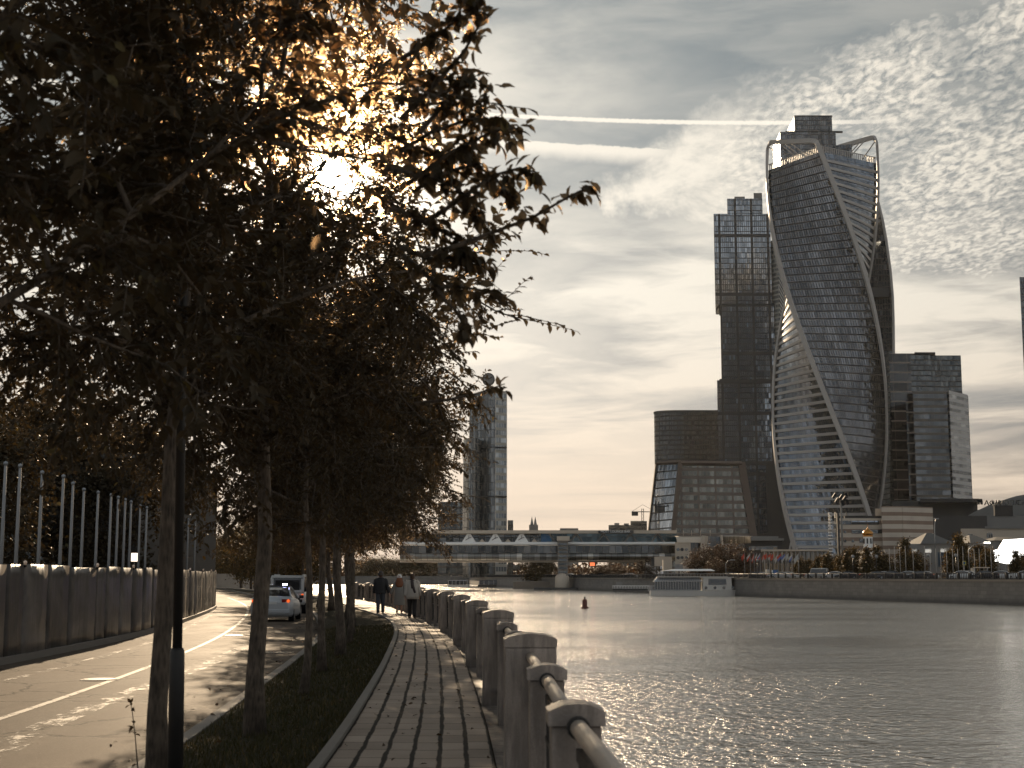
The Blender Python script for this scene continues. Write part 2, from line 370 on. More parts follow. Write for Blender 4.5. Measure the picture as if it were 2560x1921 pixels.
def bark():
    m, n, o = mat('bark'); t = n.n.new('ShaderNodeTexCoord').outputs['Object']
    p = n.mapping(t, scale=(1, 1, .22)); a = n.noise(p, 28, 6, .65); b_ = n.vor(p, 40)
    c = n.ramp(n.noise(t, 5, 5), [(.3, (.045, .034, .024)), (.7, (.12, .093, .068))])
    h = n.m('ADD', a, n.m('MULTIPLY', b_, .6))
    b = pbsdf(n, n.mul(c, n.rng(h, .4, 1.0, .5, 1.3)), .85, normal=n.bump(h, .9, .02)); n.l.new(b.outputs[0], o.inputs[0]); return m
M['bark'] = bark()
def leafmat(name, c1, c2, c3, trans=.22, f3=.06, fwd=0.0):
    m, n, o = mat(name); g = n.n.new('ShaderNodeNewGeometry'); r = g.outputs['Random Per Island']
    c = n.ramp(r, [(0, c1), (.55, c2), (1 - f3, c2), (1 - f3 * .8, c3)])
    b = pbsdf(n, c, .55, spec=.25); tr = n.n.new('ShaderNodeBsdfTranslucent'); n.set(tr.inputs[0], n.mul(c, (1.3, 1.05, .65)))
    mx = n.n.new('ShaderNodeMixShader'); mx.inputs[0].default_value = trans
    n.l.new(b.outputs[0], mx.inputs[1]); n.l.new(tr.outputs[0], mx.inputs[2])
    if fwd:                        # thin leaves scatter low sun mostly forward
        rf = n.n.new('ShaderNodeBsdfRefraction'); rf.inputs['Color'].default_value = (.62, .42, .24, 1); rf.inputs['IOR'].default_value = 1.04; rf.inputs['Roughness'].default_value = .62
        m3 = n.n.new('ShaderNodeMixShader'); m3.inputs[0].default_value = fwd; n.l.new(mx.outputs[0], m3.inputs[1]); n.l.new(rf.outputs[0], m3.inputs[2]); mx = m3
    n.l.new(mx.outputs[0], o.inputs[0]); return m
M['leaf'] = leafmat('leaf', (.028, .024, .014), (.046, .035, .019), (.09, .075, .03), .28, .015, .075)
M['leaf_far'] = leafmat('leaf_far', (.032, .028, .014), (.055, .042, .018), (.15, .10, .03), .35, .12)
M['leaf_rust'] = leafmat('leaf_rust', (.040, .027, .016), (.062, .038, .022), (.10, .06, .03), .2, .2)

# ---------------------------------------------------------------- water
def water_mat():
    m, n, o = mat('river_water'); p = n.n.new('ShaderNodeNewGeometry').outputs['Position']
    p1 = n.mapping(p, scale=(1, .75, 1), rot=(0, 0, R(12)))
    a = n.noise(p1, 1.3, 3, .55, .4); b = n.noise(n.mapping(p, scale=(1, .8, 1), rot=(0, 0, R(-24))), 3.4, 4, .62, .3); c = n.noise(p1, .16, 2, .5)
    gust = n.rng(n.noise(n.mapping(p, scale=(.012, .04, 1), rot=(0, 0, R(6))), 1.0, 5, .65, .8), .36, .60, .62, 1.25)
    h = n.m('ADD', n.m('MULTIPLY', a, .13), n.m('ADD', n.m('MULTIPLY', b, .13), n.m('MULTIPLY', c, .08)))
    h = n.m('MULTIPLY', h, gust)
    nb_ = n.bump(h, 1.0, 1.0); d = n.n.new('ShaderNodeBsdfDiffuse'); d.inputs[0].default_value = (.045, .043, .036, 1)
    g = n.n.new('ShaderNodeBsdfGlossy'); g.inputs['Color'].default_value = (1, .97, .93, 1); g.inputs['Roughness'].default_value = .09; n.set(g.inputs['Normal'], nb_)
    fr = n.n.new('ShaderNodeFresnel'); fr.inputs[0].default_value = 1.42; n.set(fr.inputs['Normal'], nb_)
    mx = n.n.new('ShaderNodeMixShader'); n.set(mx.inputs[0], n.m('ADD', .62, n.m('MULTIPLY', fr.outputs[0], .45), clamp=True)); n.l.new(d.outputs[0], mx.inputs[1]); n.l.new(g.outputs[0], mx.inputs[2])
    n.l.new(mx.outputs[0], o.inputs[0]); return m
WZ = -2.6
wm = MB(); wm.face([(-1500, -600, WZ), (2600, -600, WZ), (2600, 2300, WZ), (-1500, 2300, WZ)])
tag(wm.build('river_water', water_mat()), kind='structure')

# ---------------------------------------------------------------- the near bank
PAR = [(.55, -30), (.45, 0), (.36, 4.9), (.27, 6.1), (.21, 8.7), (.14, 11.4), (-.19, 19.3), (-.66, 27), (-1.15, 34), (-1.75, 41), (-2.5, 48), (-4.2, 62), (-6.5, 78), (-10.2, 100), (-17.5, 130), (-34, 190), (-70, 290), (-160, 520), (-260, 760)]
PATHR = [(.20, -30), (.12, 0), (-.12, 12), (-.64, 23.3), (-1.08, 31), (-2.1, 44), (-3.0, 54), (-4.4, 65), (-9.6, 97), (-17, 130), (-35, 190), (-72, 290)]
PATHL = [(-1.45, -30), (-1.5, 0), (-1.62, 12), (-2.07, 22), (-2.62, 31.5), (-3.75, 47), (-4.9, 57), (-7.2, 70), (-12.2, 97), (-20, 130), (-37, 190), (-74, 290)]
KERB = [(-3.2, -30), (-3.3, 0), (-3.65, 16), (-4.0, 21), (-4.8, 32), (-5.75, 43), (-7.6, 57), (-12.2, 85), (-26.5, 146), (-50, 236), (-100, 380)]
FEN = [(-11.2, -30), (-11.2, 0), (-11.4, 20), (-11.6, 32), (-12.8, 50), (-14.7, 64), (-18.5, 88), (-27, 125), (-40, 165), (-70, 250), (-120, 380)]
ROADZ = -.28
def strip(name, A, B, za, zb, ys, m_, kind='structure', zoff=0, mb=None, build=True):
    xa, xb = curve_pts(A, ys), curve_pts(B, ys); mb = mb or MB()
    s = [0.0]
    for i in range(1, len(ys)): s.append(s[-1] + math.hypot(ys[i] - ys[i - 1], xb[i] - xb[i - 1]))
    nn = 7; rows = []; uvs = []
    for i, y in enumerate(ys):
        rows.append([(xa[i] + (xb[i] - xa[i]) * k / (nn - 1), y, za + (zb - za) * k / (nn - 1) + zoff) for k in range(nn)])
        uvs.append([(k / (nn - 1), s[i]) for k in range(nn)])
    mb.grid(rows, 0, uvs)
    return tag(mb.build(name, m_), kind=kind) if build else mb
YS = [-30 + 2.0 * k for k in range(16)] + [2 + 1.0 * k for k in range(110)] + [112 + 4 * k for k in range(45)]
def asphalt():
    m, n, o = mat('asphalt'); p = n.n.new('ShaderNodeNewGeometry').outputs['Position']
    f = n.noise(p, 45, 3, .8); g = n.noise(n.mapping(p, scale=(1, .3, 1)), .5, 6, .65); pt_ = n.rng(n.noise(n.mapping(p, scale=(1, .35, 1)), .5, 3), .46, .54)
    cr = n.vor(n.vm('ADD', p, n.vm('MULTIPLY', n.noise(p, 1.4, 4, .6, out=1), (.9, .9, 0))), .32, 'DISTANCE_TO_EDGE')
    crk = n.rng(cr, .0, .02, .15, 1.0)
    c = n.ramp(g, [(.3, (.085, .070, .056)), (.7, (.15, .122, .096))])
    c = n.mul(c, n.m('MULTIPLY', crk, n.m('ADD', .45, n.m('ADD', n.m('MULTIPLY', f, .95), n.m('MULTIPLY', pt_, .15)))))
    b = pbsdf(n, c, n.m('ADD', .6, n.m('MULTIPLY', g, .2)), normal=n.bump(n.m('ADD', f, n.m('MULTIPLY', crk, .8)), .5, .012), spec=.012); n.l.new(b.outputs[0], o.inputs[0]); return m
def paint(thr=.40, nm='road_paint'):
    m, n, o = mat(nm); p = n.n.new('ShaderNodeNewGeometry').outputs['Position']
    f = n.noise(n.mapping(p, scale=(1, .45, 1)), 5.5, 6, .72); g = n.noise(p, 40, 3); b = pbsdf(n, n.mix(g, (.16, .14, .115), (.33, .29, .24)), .7, spec=.2)
    tr = n.n.new('ShaderNodeBsdfTransparent'); mx = n.n.new('ShaderNodeMixShader'); n.set(mx.inputs[0], n.rng(f, thr, thr + .10)); n.l.new(tr.outputs[0], mx.inputs[1]); n.l.new(b.outputs[0], mx.inputs[2])
    n.l.new(mx.outputs[0], o.inputs[0]); return m
def pavers():
    m, n, o = mat('pavers'); uv = n.n.new('ShaderNodeUVMap').outputs[0]; u, v = n.xyz(uv)[:2]
    p = n.n.new('ShaderNodeNewGeometry').outputs['Position']
    wob = n.m('MULTIPLY', n.m('SUBTRACT', n.noise(p, .9, 4, .6), .5), .032); u2 = n.m('ADD', u, wob)
    cu = n.m('MULTIPLY', u2, 6.0); col = n.m('FLOOR', cu); fu = n.m('FRACT', cu)
    v2 = n.m('ADD', v, n.m('ADD', n.m('MULTIPLY', n.white(n.comb(col, 2.0, 0)), .12), n.m('MULTIPLY', n.m('SUBTRACT', n.noise(p, 2.3, 2), .5), .05)))
    cv = n.m('DIVIDE', v2, .62); fv = n.m('FRACT', cv)
    eu = n.m('MINIMUM', fu, n.m('SUBTRACT', 1.0, fu)); ev = n.m('MULTIPLY', n.m('MINIMUM', fv, n.m('SUBTRACT', 1.0, fv)), 1.9)
    gw = n.m('MULTIPLY', n.noise(p, 3.2, 3), .12)
    j = n.m('MINIMUM', n.rng(eu, gw, n.m('ADD', gw, .05)), n.rng(ev, .02, .075, .35, 1.0))
    r = n.white(n.comb(col, n.m('FLOOR', cv), 0)); f = n.noise(p, 35, 4, .65); g = n.noise(p, 1.3, 4)
    c = n.mul(n.mix(g, (.25, .20, .155), (.42, .345, .28)), n.m('ADD', .72, n.m('ADD', n.m('MULTIPLY', r, .28), n.m('MULTIPLY', f, .25))))
    c = n.mix(j, (.022, .018, .013), c)
    hgt = n.m('ADD', n.m('MULTIPLY', j, 1.0), n.m('ADD', n.m('MULTIPLY', f, .12), n.m('MULTIPLY', r, .35)))
    b = pbsdf(n, c, .78, normal=n.bump(hgt, .8, .02), spec=.22); n.l.new(b.outputs[0], o.inputs[0]); return m
def soil():
    m, n, o = mat('verge_soil'); p = n.n.new('ShaderNodeNewGeometry').outputs['Position']
    g = n.noise(p, 2.2, 6, .65); f = n.noise(p, 30, 4, .7)
    c = n.mul(n.ramp(g, [(.3, (.020, .022, .010)), (.55, (.038, .030, .016)), (.75, (.060, .042, .022))]), n.m('ADD', .6, n.m('MULTIPLY', f, .8)))
    b = pbsdf(n, c, .95, normal=n.bump(f, .8, .03), spec=.2); n.l.new(b.outputs[0], o.inputs[0]); return m
M['soil'] = soil(); M['asphalt'] = asphalt(); M['pavers'] = pavers(); M['road_paint'] = paint(.36); M['worn_paint'] = paint(.50, 'worn_road_paint')
# one sheet of ground for the near bank, out to the horizon on the left
gm = MB(); xq = curve_pts(PAR, YS); rows = []
for i, y in enumerate(YS):
    rows.append([(-2600, y, -.40), (-60 + min(0, xq[i]), y, -.40), (min(-13, xq[i] - 13), y, -.40), (xq[i] + .22, y, -.40)])
gm.grid(rows, smooth=False); gm.build('ground', M['soil'])['kind'] = 'structure'
gm2 = MB()
gm2.face([(-2600, 288, -.404), (-60, 288, -.404), (-120, 520, -.404), (-160, 752, -.404), (-160, 2300, -.404), (-2600, 2300, -.404)])
tag(gm2.build('ground', M['soil']), kind='structure')
PR3 = [(x + .02, y) for x, y in PATHR]
strip('footpath', PATHL, PATHR, 0, 0, YS, M['pavers'])
strip('verge_ground', KERB, [(x - .12, y) for x, y in PATHL], ROADZ + .12, -.03, YS, M['soil'])
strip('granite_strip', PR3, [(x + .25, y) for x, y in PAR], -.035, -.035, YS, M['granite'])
strip('road', FEN, KERB, ROADZ, ROADZ, YS, M['asphalt'])
def kerb(name, A, w_, z0, z1, m_):
    xa = curve_pts(A, YS); mb = MB()
    mb.grid([[(x - w_ / 2, y, z0), (x - w_ / 2, y, z1), (x + w_ / 2, y, z1), (x + w_ / 2, y, z0)] for x, y in zip(xa, YS)], smooth=False)
    tag(mb.build(name, m_), kind='structure')
kerb('road_kerb', KERB, .16, -.42, ROADZ + .14, M['concrete'])
kerb('footpath_kerb', [(x - .06, y) for x, y in PATHL], .10, -.2, .035, M['concrete'])
# quay wall under the parapet
xa = curve_pts(PAR, YS); qw_ = MB()
qw_.grid([[(x + .24, y, -.036), (x + .34, y, -.1), (x + .45, y, WZ - 1.5)] for x, y in zip(xa, YS)], smooth=False)
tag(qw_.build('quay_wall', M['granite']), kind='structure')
# painted lines
def line(keys, ys, w_, gap=None, m_=None):
    xs = curve_pts(keys, ys); mb = MB(); rows = []
    for x, y in zip(xs, ys): rows.append([(x - w_ / 2, y, ROADZ + .005), (x + w_ / 2, y, ROADZ + .005)])
    for i in range(len(rows) - 1):
        if gap and (i % gap[1]) >= gap[0]: continue
        mb.face([rows[i][0], rows[i][1], rows[i + 1][1], rows[i + 1][0]])
    tag(mb.build('road_marking', m_ or M['road_paint']), kind='structure')
LANE = [(-6.6, 0), (-6.95, 19.3), (-7.7, 30), (-9.0, 43), (-11.2, 59), (-15.6, 85), (-29.5, 146)]
line(LANE, [1.0 * k for k in range(2, 130)], .13)
WORN = [(-5.2, 0), (-5.6, 15.6), (-6.0, 18.5), (-6.35, 24), (-6.75, 32), (-7.5, 42)]
line(WORN, [9 + .25 * k for k in range(120)], .42, None, M['worn_paint'])
line([(-9.2, 10), (-9.5, 29), (-10.5, 41), (-12.5, 56), (-16, 78)], [22 + 1.0 * k for k in range(50)], .22, None, M['worn_paint'])
# ---------------------------------------------------------------- parapet: granite posts, iron spans
def par_points(step=2.6, y0=.85, n=52):
    ys = np.linspace(-2, 200, 4000); xs = np.array(curve_pts(PAR, ys)); d = np.r_[0, np.cumsum(np.hypot(np.diff(xs), np.diff(ys)))]
    s0 = np.interp(y0, ys, d); out = []
    for k in range(n):
        s = s0 + k * step; y = np.interp(s, d, ys); x = np.interp(s, d, xs); out.append((float(x), float(y)))
    return out
PP = par_points(2.62, .92, 60); PP[1] = (.42, 2.35)          # every third post is broad: the fifth of them stands 11.4 m away
def post_mesh(w_, d_, h, name):
    t = thing(name, None, 'parapet post')
    b = MB(); b.prism([(-w_/2, -d_/2), (w_/2, -d_/2), (w_/2, d_/2), (-w_/2, d_/2)], -.06, h - .10)
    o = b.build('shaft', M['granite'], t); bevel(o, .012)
    c = MB(); k = .005 if w_ > .3 else .014; e_ = 1.0 if w_ > .3 else .55
    prof = [(-w_/2 - k, 0), (-w_/2 - k, .06), (-w_/2 + .02, .075), (-w_/4, .075 + .022 * e_), (0, .075 + .03 * e_), (w_/4, .075 + .022 * e_), (w_/2 - .02, .075), (w_/2 + k, .06), (w_/2 + k, 0)]
    n_ = len(prof)
    for yy, s in ((-d_/2 - k, 1), (d_/2 + k, -1)):
        pts = [(x, yy, h - .10 + .002 + z) for x, z in prof]; c.face(pts if s > 0 else pts[::-1])
    for i in range(n_):
        a, b2 = prof[i], prof[(i + 1) % n_]
        c.face([(a[0], -d_/2 - k, h - .098 + a[1]), (a[0], d_/2 + k, h - .098 + a[1]), (b2[0], d_/2 + k, h - .098 + b2[1]), (b2[0], -d_/2 - k, h - .098 + b2[1])])
    bevel(c.build('cap', M['granite'], t), .01)
    return t
broad = post_mesh(.40, .40, 1.20, 'granite_post'); slim = post_mesh(.21, .21, 1.13, 'granite_post')
def span_mesh():
    t = thing('railing_span', None, 'railing')
    L = 2.62
    r = MB(); r.tube([(0, .12, 1.03), (0, L - .12, 1.03)], .036, 12); r.build('handrail', M['rail_metal'], t)
    for yy in (.115, L - .115): f_ = MB(); f_.tube([(0, yy - .012, 1.03), (0, yy + .012, 1.03)], .048, 14, smooth=False); f_.build('flange', M['dark_metal'], t)
    g = MB()
    g.box(0, L / 2, .93, .03, L - .3, .05); g.box(0, L / 2, .14, .04, L - .3, .05); g.box(0, L / 2, .70, .03, L - .3, .03)
    for k in range(20):
        y = .2 + (L - .4) * k / 19; g.box(0, y, .53, .022, .028, .80)
        if k < 19: g.tube([(0, y + .058 + .045 * math.cos(a), .81 + .05 * math.sin(a)) for a in [j * math.pi / 4 for j in range(9)]], .008, 4, cap=False)
    g.build('grille', M['dark_metal'], t); return t
span = span_mesh()
first = {'b': True, 's': True, 'r': True}; nb = ns = nr = 0
for k, (x, y) in enumerate(PP):
    if y > 112 or nr > 48: break
    x2, y2 = PP[k + 1]; rz = math.atan2(y2 - y, x2 - x) - math.pi / 2
    br = (k % 3 == 1)
    src = broad if br else slim; key = 'b' if br else 's'
    if br: nb += 1; lab = 'broad granite post of the river parapet, %s broad one counted from the camera' % ORD[nb - 1]
    else: ns += 1; lab = 'slim granite post of the river parapet, %s slim one from the camera' % ORD[ns - 1]
    grp = 'broad granite posts of the river parapet' if br else 'slim granite posts of the river parapet'
    if first[key]:
        first[key] = False; o = src; o.location = (x, y, 0); o.rotation_euler = (0, 0, rz); o['label'] = lab; o['group'] = grp
    else: o = dup(src, (x, y, 0), rz, lab, grp)
    nr += 1; lab = 'iron railing with round handrail, %s span of the parapet from the camera' % ORD[nr - 1]
    if first['r']:
        first['r'] = False; o = span; o.location = (x, y, 0); o.rotation_euler = (0, 0, rz); o['label'] = lab; o['group'] = 'iron spans between parapet posts'
    else: o = dup(span, (x, y, 0), rz, lab, 'iron spans between parapet posts')
    o.scale = (1, math.hypot(x2 - x, y2 - y) / 2.62, 1)

# ---------------------------------------------------------------- trees
LEAF_T = np.array([(0, 0, 0), (-.5, .32, .06), (0, .34, -.02), (.5, .32, .06), (-.40, .66, .03), (0, .68, -.07), (.40, .66, .03), (0, 1.0, -.20)], float)
LEAF_F = [(0, 2, 1), (0, 3, 2), (1, 2, 5, 4), (2, 3, 6, 5), (4, 5, 7), (5, 6, 7)]
def leaves_mesh(name, base, direc, size, rs, mat_, parent, droop=.5, wid=.5):
    """many leaves in one mesh; base, direc (n,3), size (n)"""
    n = len(base); d = direc / (np.linalg.norm(direc, axis=1, keepdims=True) + 1e-9)
    d[:, 2] -= droop * rs.random(n); d /= np.linalg.norm(d, axis=1, keepdims=True)
    up = rs.normal(size=(n, 3)) * .45 + np.array([0, 0, 1.0]); s = np.cross(d, up); s /= np.linalg.norm(s, axis=1, keepdims=True) + 1e-9
    nn = np.cross(s, d)
    T = LEAF_T; V = (base[:, None, :] + (s[:, None, :] * (T[None, :, 0:1] * wid) + d[:, None, :] * T[None, :, 1:2] + nn[:, None, :] * T[None, :, 2:3]) * size[:, None, None])
    V = V.reshape(-1, 3)
    loops = np.array([i for f in LEAF_F for i in f]); ln = np.array([len(f) for f in LEAF_F])
    L = (np.arange(n)[:, None] * len(T) + loops[None, :]).ravel(); tot = np.tile(ln, n)
    me = bpy.data.meshes.new(name); me.vertices.add(len(V)); me.vertices.foreach_set('co', V.ravel().astype(np.float32))
    me.loops.add(len(L)); me.loops.foreach_set('vertex_index', L.astype(np.int32))
    me.polygons.add(len(tot)); me.polygons.foreach_set('loop_start', np.r_[0, np.cumsum(tot)[:-1]].astype(np.int32))
    me.update(calc_edges=True); me.materials.append(mat_)
    o = bpy.data.objects.new(name, me); C.objects.link(o); o.parent = parent; return o
def branch_curve(rs, p, d, L, nseg, wig, up):
    pts = [p.copy()]; d = d / np.linalg.norm(d)
    for i in range(nseg):
        d = d + rs.normal(size=3) * wig + np.array([0, 0, up]); d /= np.linalg.norm(d); pts.append(pts[-1] + d * L / nseg)
    return pts
def make_tree(seed, name='tree', h=8.0, rad=3.1, z0=2.2, nlimb=9, nsub=11, ntwig=10, nleaf=12, leaf=.085, trunk=.13, inside=None, lm='leaf', skew=(0, 0), egg=.45, tlen=.55, sunray=None, hole=.5, gap_=.0):
    """trunk with limbs, and a crown of leaves strung along drooping twigs"""
    rs = np.random.default_rng(seed); t = thing(name, None, 'tree')
    tr = MB(); top = h * .80; tp = []; x = y = 0.0
    for i in range(11):
        z = -.15 + (top + .15) * i / 10
        tp.append(np.array([x, y, z])); x += rs.normal() * .028 + skew[0] / 10; y += rs.normal() * .03 + skew[1] / 10
    tr.tube(tp, [trunk * (1.35 if i == 0 else 1.0 - .085 * i) for i in range(11)], 12)
    tw = MB(); B, D = [], []
    cz = z0 + (h - z0) * egg
    def rlim(z):                     # crown radius at height z
        a = (z - cz) / ((h - cz) if z > cz else (cz - z0)); return rad * math.sqrt(max(0.02, 1 - a * a))
    for k in range(nlimb):
        fz = .18 + .80 * (k + .5) / nlimb; zz = z0 * .92 + (top - z0) * fz * .92
        i = zz / top * 10; i0 = min(9, int(i)); p = tp[i0] * (1 - (i - i0)) + tp[i0 + 1] * (i - i0)
        a = k * 2.4 + rs.random() * .7; up = .25 + .75 * fz
        d = np.array([math.cos(a), math.sin(a), up]); L = rlim(p[2] + .6) * (.92 + .25 * rs.random()) * (1.0 if fz < .75 else .8)
        lp = branch_curve(rs, p, d, L, 7, .10, .02 if fz > .4 else -.03)
        tr.tube(lp, [trunk * (.36 - .04 * j) for j in range(8)], 6)
        for s in range(nsub):
            j = .8 + 6.2 * (s + rs.random()) / nsub; j0 = min(6, int(j)); q_ = lp[j0] * (1 - (j - j0)) + lp[j0 + 1] * (j - j0)
            dl = lp[j0 + 1] - lp[j0]; dl /= np.linalg.norm(dl)
            sd = rs.normal(size=3); sd -= dl * sd.dot(dl); sd /= np.linalg.norm(sd); sd[2] = sd[2] * .8
            L2 = rad * .42 * (.55 + .7 * rs.random())
            sp = branch_curve(rs, q_, dl * .45 + sd, L2, 5, .14, -.02)
            tw.tube(sp, [.016, .013, .011, .009, .007, .005], 4, cap=False)
            for w_ in range(ntwig):
                j2 = .6 + 4.4 * (w_ + rs.random()) / ntwig; k0 = min(4, int(j2)); q2 = sp[k0] * (1 - (j2 - k0)) + sp[k0 + 1] * (j2 - k0)
                d2 = sp[k0 + 1] - sp[k0]; d2 /= np.linalg.norm(d2); sd = rs.normal(size=3)
                tpnts = branch_curve(rs, q2, d2 * .6 + sd * .7, tlen * (.5 + .8 * rs.random()), 4, .13, -.05)
                if inside and not inside(tpnts[-1]): continue
                if leaf > .07: tw.tube(tpnts, [.005, .0045, .004, .003, .002], 3, cap=False)
                A = np.array(tpnts)
                u = (np.arange(nleaf) + rs.random(nleaf) * .6) / nleaf * 4; ui = np.minimum(3, u.astype(int)); fr = (u - ui)[:, None]
                pos = A[ui] * (1 - fr) + A[ui + 1] * fr; ax = A[ui + 1] - A[ui]; ax /= np.linalg.norm(ax, axis=1, keepdims=True)
                side = np.cross(ax, np.array([0, 0, 1.0]) + rs.normal(size=(nleaf, 3)) * .25); side /= np.linalg.norm(side, axis=1, keepdims=True) + 1e-9
                sg = np.where(np.arange(nleaf) % 2 == 0, 1, -1)[:, None]
                B.append(pos); D.append(side * sg * .8 + ax * .7 + rs.normal(size=(nleaf, 3)) * .22)
    tr.build('trunk', M['bark'], t)
    B, D = np.concatenate(B), np.concatenate(D)
    if sunray is not None:           # a thin spot in the crown where the low sun comes through
        q0, q1 = sunray; rel = B - q0; rel -= np.outer(rel @ q1, q1); dd_ = np.linalg.norm(rel, axis=1); keep = rs.random(len(B)) < np.clip((dd_ / hole) ** 1.6, gap_, 1); B, D = B[keep], D[keep]
    size = leaf * (.65 + .6 * rs.random(len(B)))
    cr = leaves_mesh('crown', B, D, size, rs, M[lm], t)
    if tw.f: tw.build('twigs', M['bark'], cr)
    t['n'] = len(B)
    return t
ROW = [(-3.05, 7.4), (-2.87, 11.9), (-2.86, 16.2), (-3.1, 21.5), (-3.5, 26.7), (-3.8, 32), (-4.3, 38), (-4.9, 44), (-5.7, 51), (-6.7, 58), (-7.9, 66), (-9.3, 74), (-11.2, 83), (-13.5, 93), (-17, 105)]
def sray(i, rz):
    x, y = ROW[i]; m_ = Matrix.Rotation(-rz, 3, 'Z'); return np.array(m_ @ (Vector((0, 0, CAMH)) - Vector((x, y, -.08)))), np.array(m_ @ SUN)
tA = make_tree(3, h=8.6, rad=3.15, z0=2.35, nlimb=13, nsub=13, ntwig=15, nleaf=16, leaf=.092, trunk=.085, inside=lambda p: p[0] < 3.2 - .12 * max(0, p[2] - 4.2), sunray=sray(0, 0), hole=.30, gap_=.10)
tB = make_tree(11, h=9.4, rad=2.65, egg=.56, z0=2.2, nlimb=13, nsub=14, ntwig=16, nleaf=17, leaf=.074, trunk=.088, sunray=sray(1, 1.3), hole=.44, gap_=.06)
tC = make_tree(23, h=9.5, rad=2.5, egg=.52, z0=2.1, nlimb=13, nsub=14, ntwig=16, nleaf=17, leaf=.076, trunk=.11, sunray=sray(2, 2.6), hole=.60, gap_=.05)
for t_ in (tA, tB, tC): t_['group'] = 'trees in a row between road and footpath'
NAMES = ['nearest tree of the embankment row, trunk outside the frame, large leaves against the sun',
         'slender dark tree at the left standing beside the lamp pole',
         'dark tree with a rough trunk standing right of the lamp pole',
         'tree of the row whose trunk hides the white van side']
protos = [tA, tB, tC]; used = set()
for i, (x, y) in enumerate(ROW):
    src = protos[i % 3]; lab = NAMES[i] if i < 4 else 'dark leafy tree by the footpath, %s trunk of the row from the camera' % ORD[i]
    sx_ = [1, 1, 1, .76, .92, 1.0, .90, 1.20, 1.30, 1.1, 1.35, 1.45, 1.2, 1.5, 1.5][i]; sc = (sx_, sx_, [1, 1, 1, .86, .86, .9, 1.02, .96, .98, 1.1, .98, .98, 1.1, .98, .98][i])
    if i % 3 not in used and i < 3:
        used.add(i % 3); src.location = (x, y, -.08); src.rotation_euler = (0, 0, i * 1.3); src['label'] = lab
    else: dup(src, (x, y, -.08), i * 2.1 + .5, lab, scale=sc)
sprays = []
# a long spray reaching out of the near crown over the path
def spray(parent_tree, pts_world, seed, nleaf, leaf):
    rs = np.random.default_rng(seed); inv = Matrix.Rotation(-parent_tree.rotation_euler.z, 4, 'Z') @ Matrix.Translation(-parent_tree.location)
    P = [inv @ Vector(p) for p in pts_world]; mb = MB(); mb.tube(P, [.014 - .011 * k / (len(P) - 1) for k in range(len(P))], 6)
    o = mb.build('branch', M['bark'], parent_tree)
    A = np.array([tuple(p) for p in P]); u = np.sort(rs.random(nleaf) ** .8) * (len(P) - 1); u = np.clip(u, .3, len(P) - 1.001); ui = u.astype(int); fr = (u - ui)[:, None]
    pos = A[ui] * (1 - fr) + A[ui + 1] * fr; ax = A[ui + 1] - A[ui]; ax /= np.linalg.norm(ax, axis=1, keepdims=True)
    d = ax * .5 + rs.normal(size=(nleaf, 3)) * .8; d[:, 2] -= .35; pos = pos + rs.normal(size=(nleaf, 3)) * .022
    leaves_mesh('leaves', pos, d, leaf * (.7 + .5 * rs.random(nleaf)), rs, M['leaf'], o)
def P_(u, v, D): return tuple(pt(u, v, D))
for k_, pts_ in enumerate([[(960, 420), (1060, 440), (1140, 470), (1200, 520), (1230, 590)], [(980, 520), (1070, 560), (1140, 600), (1180, 660)], [(1000, 380), (1080, 330), (1170, 300), (1250, 300), (1290, 350)], [(980, 240), (1060, 260), (1150, 260), (1210, 290)], [(1000, 150), (1080, 100), (1130, 60), (1160, 10)], [(1030, 480), (1120, 430), (1190, 410), (1260, 470), (1300, 520)], [(1000, 620), (1090, 650), (1150, 640), (1230, 660)], [(960, 330), (1050, 380), (1120, 400), (1190, 380)]]):
    sprays.append((pts_, 7.5 + .12 * (k_ % 4), 40 + k_, 95))
for pts_, D_, sd_, nl_ in sprays: spray(tA, [P_(u, v, D_) for u, v in pts_], sd_, nl_, .088)
spray(tA, [P_(1060, 640, 7.6), P_(1150, 612, 7.5), P_(1250, 575, 7.3), P_(1330, 545, 7.2), P_(1400, 505, 7.1), P_(1450, 478, 7.05), P_(1478, 468, 7.0)], 5, 60, .088)
spray(tA, [P_(1040, 730, 7.9), P_(1130, 715, 7.7), P_(1200, 725, 7.6), P_(1262, 742, 7.5)], 6, 46, .085)
spray(tA, [P_(1060, 560, 7.6), P_(1150, 500, 7.4), P_(1230, 440, 7.3), P_(1300, 420, 7.2), P_(1345, 432, 7.15)], 7, 80, .09)
spray(tA, [P_(1020, 460, 7.5), P_(1130, 380, 7.3), P_(1230, 330, 7.2), P_(1300, 320, 7.1)], 8, 90, .09)
spray(tA, [P_(1000, 300, 7.3), P_(1090, 210, 7.2), P_(1160, 130, 7.1), P_(1200, 60, 7.0), P_(1180, -20, 6.9)], 9, 90, .09)
spray(tA, [P_(1050, 330, 7.3), P_(1130, 240, 7.2), P_(1180, 190, 7.1), P_(1240, 240, 7.0)], 10, 50, .09)
spray(tA, [P_(1010, 640, 8), P_(1080, 700, 7.8), P_(1120, 760, 7.7), P_(1165, 800, 7.6), P_(1160, 850, 7.5)], 12, 70, .08)
spray(tA, [P_(1040, 1010, 9), P_(1120, 1000, 8.8), P_(1190, 985, 8.6), P_(1262, 960, 8.5)], 13, 30, .075)
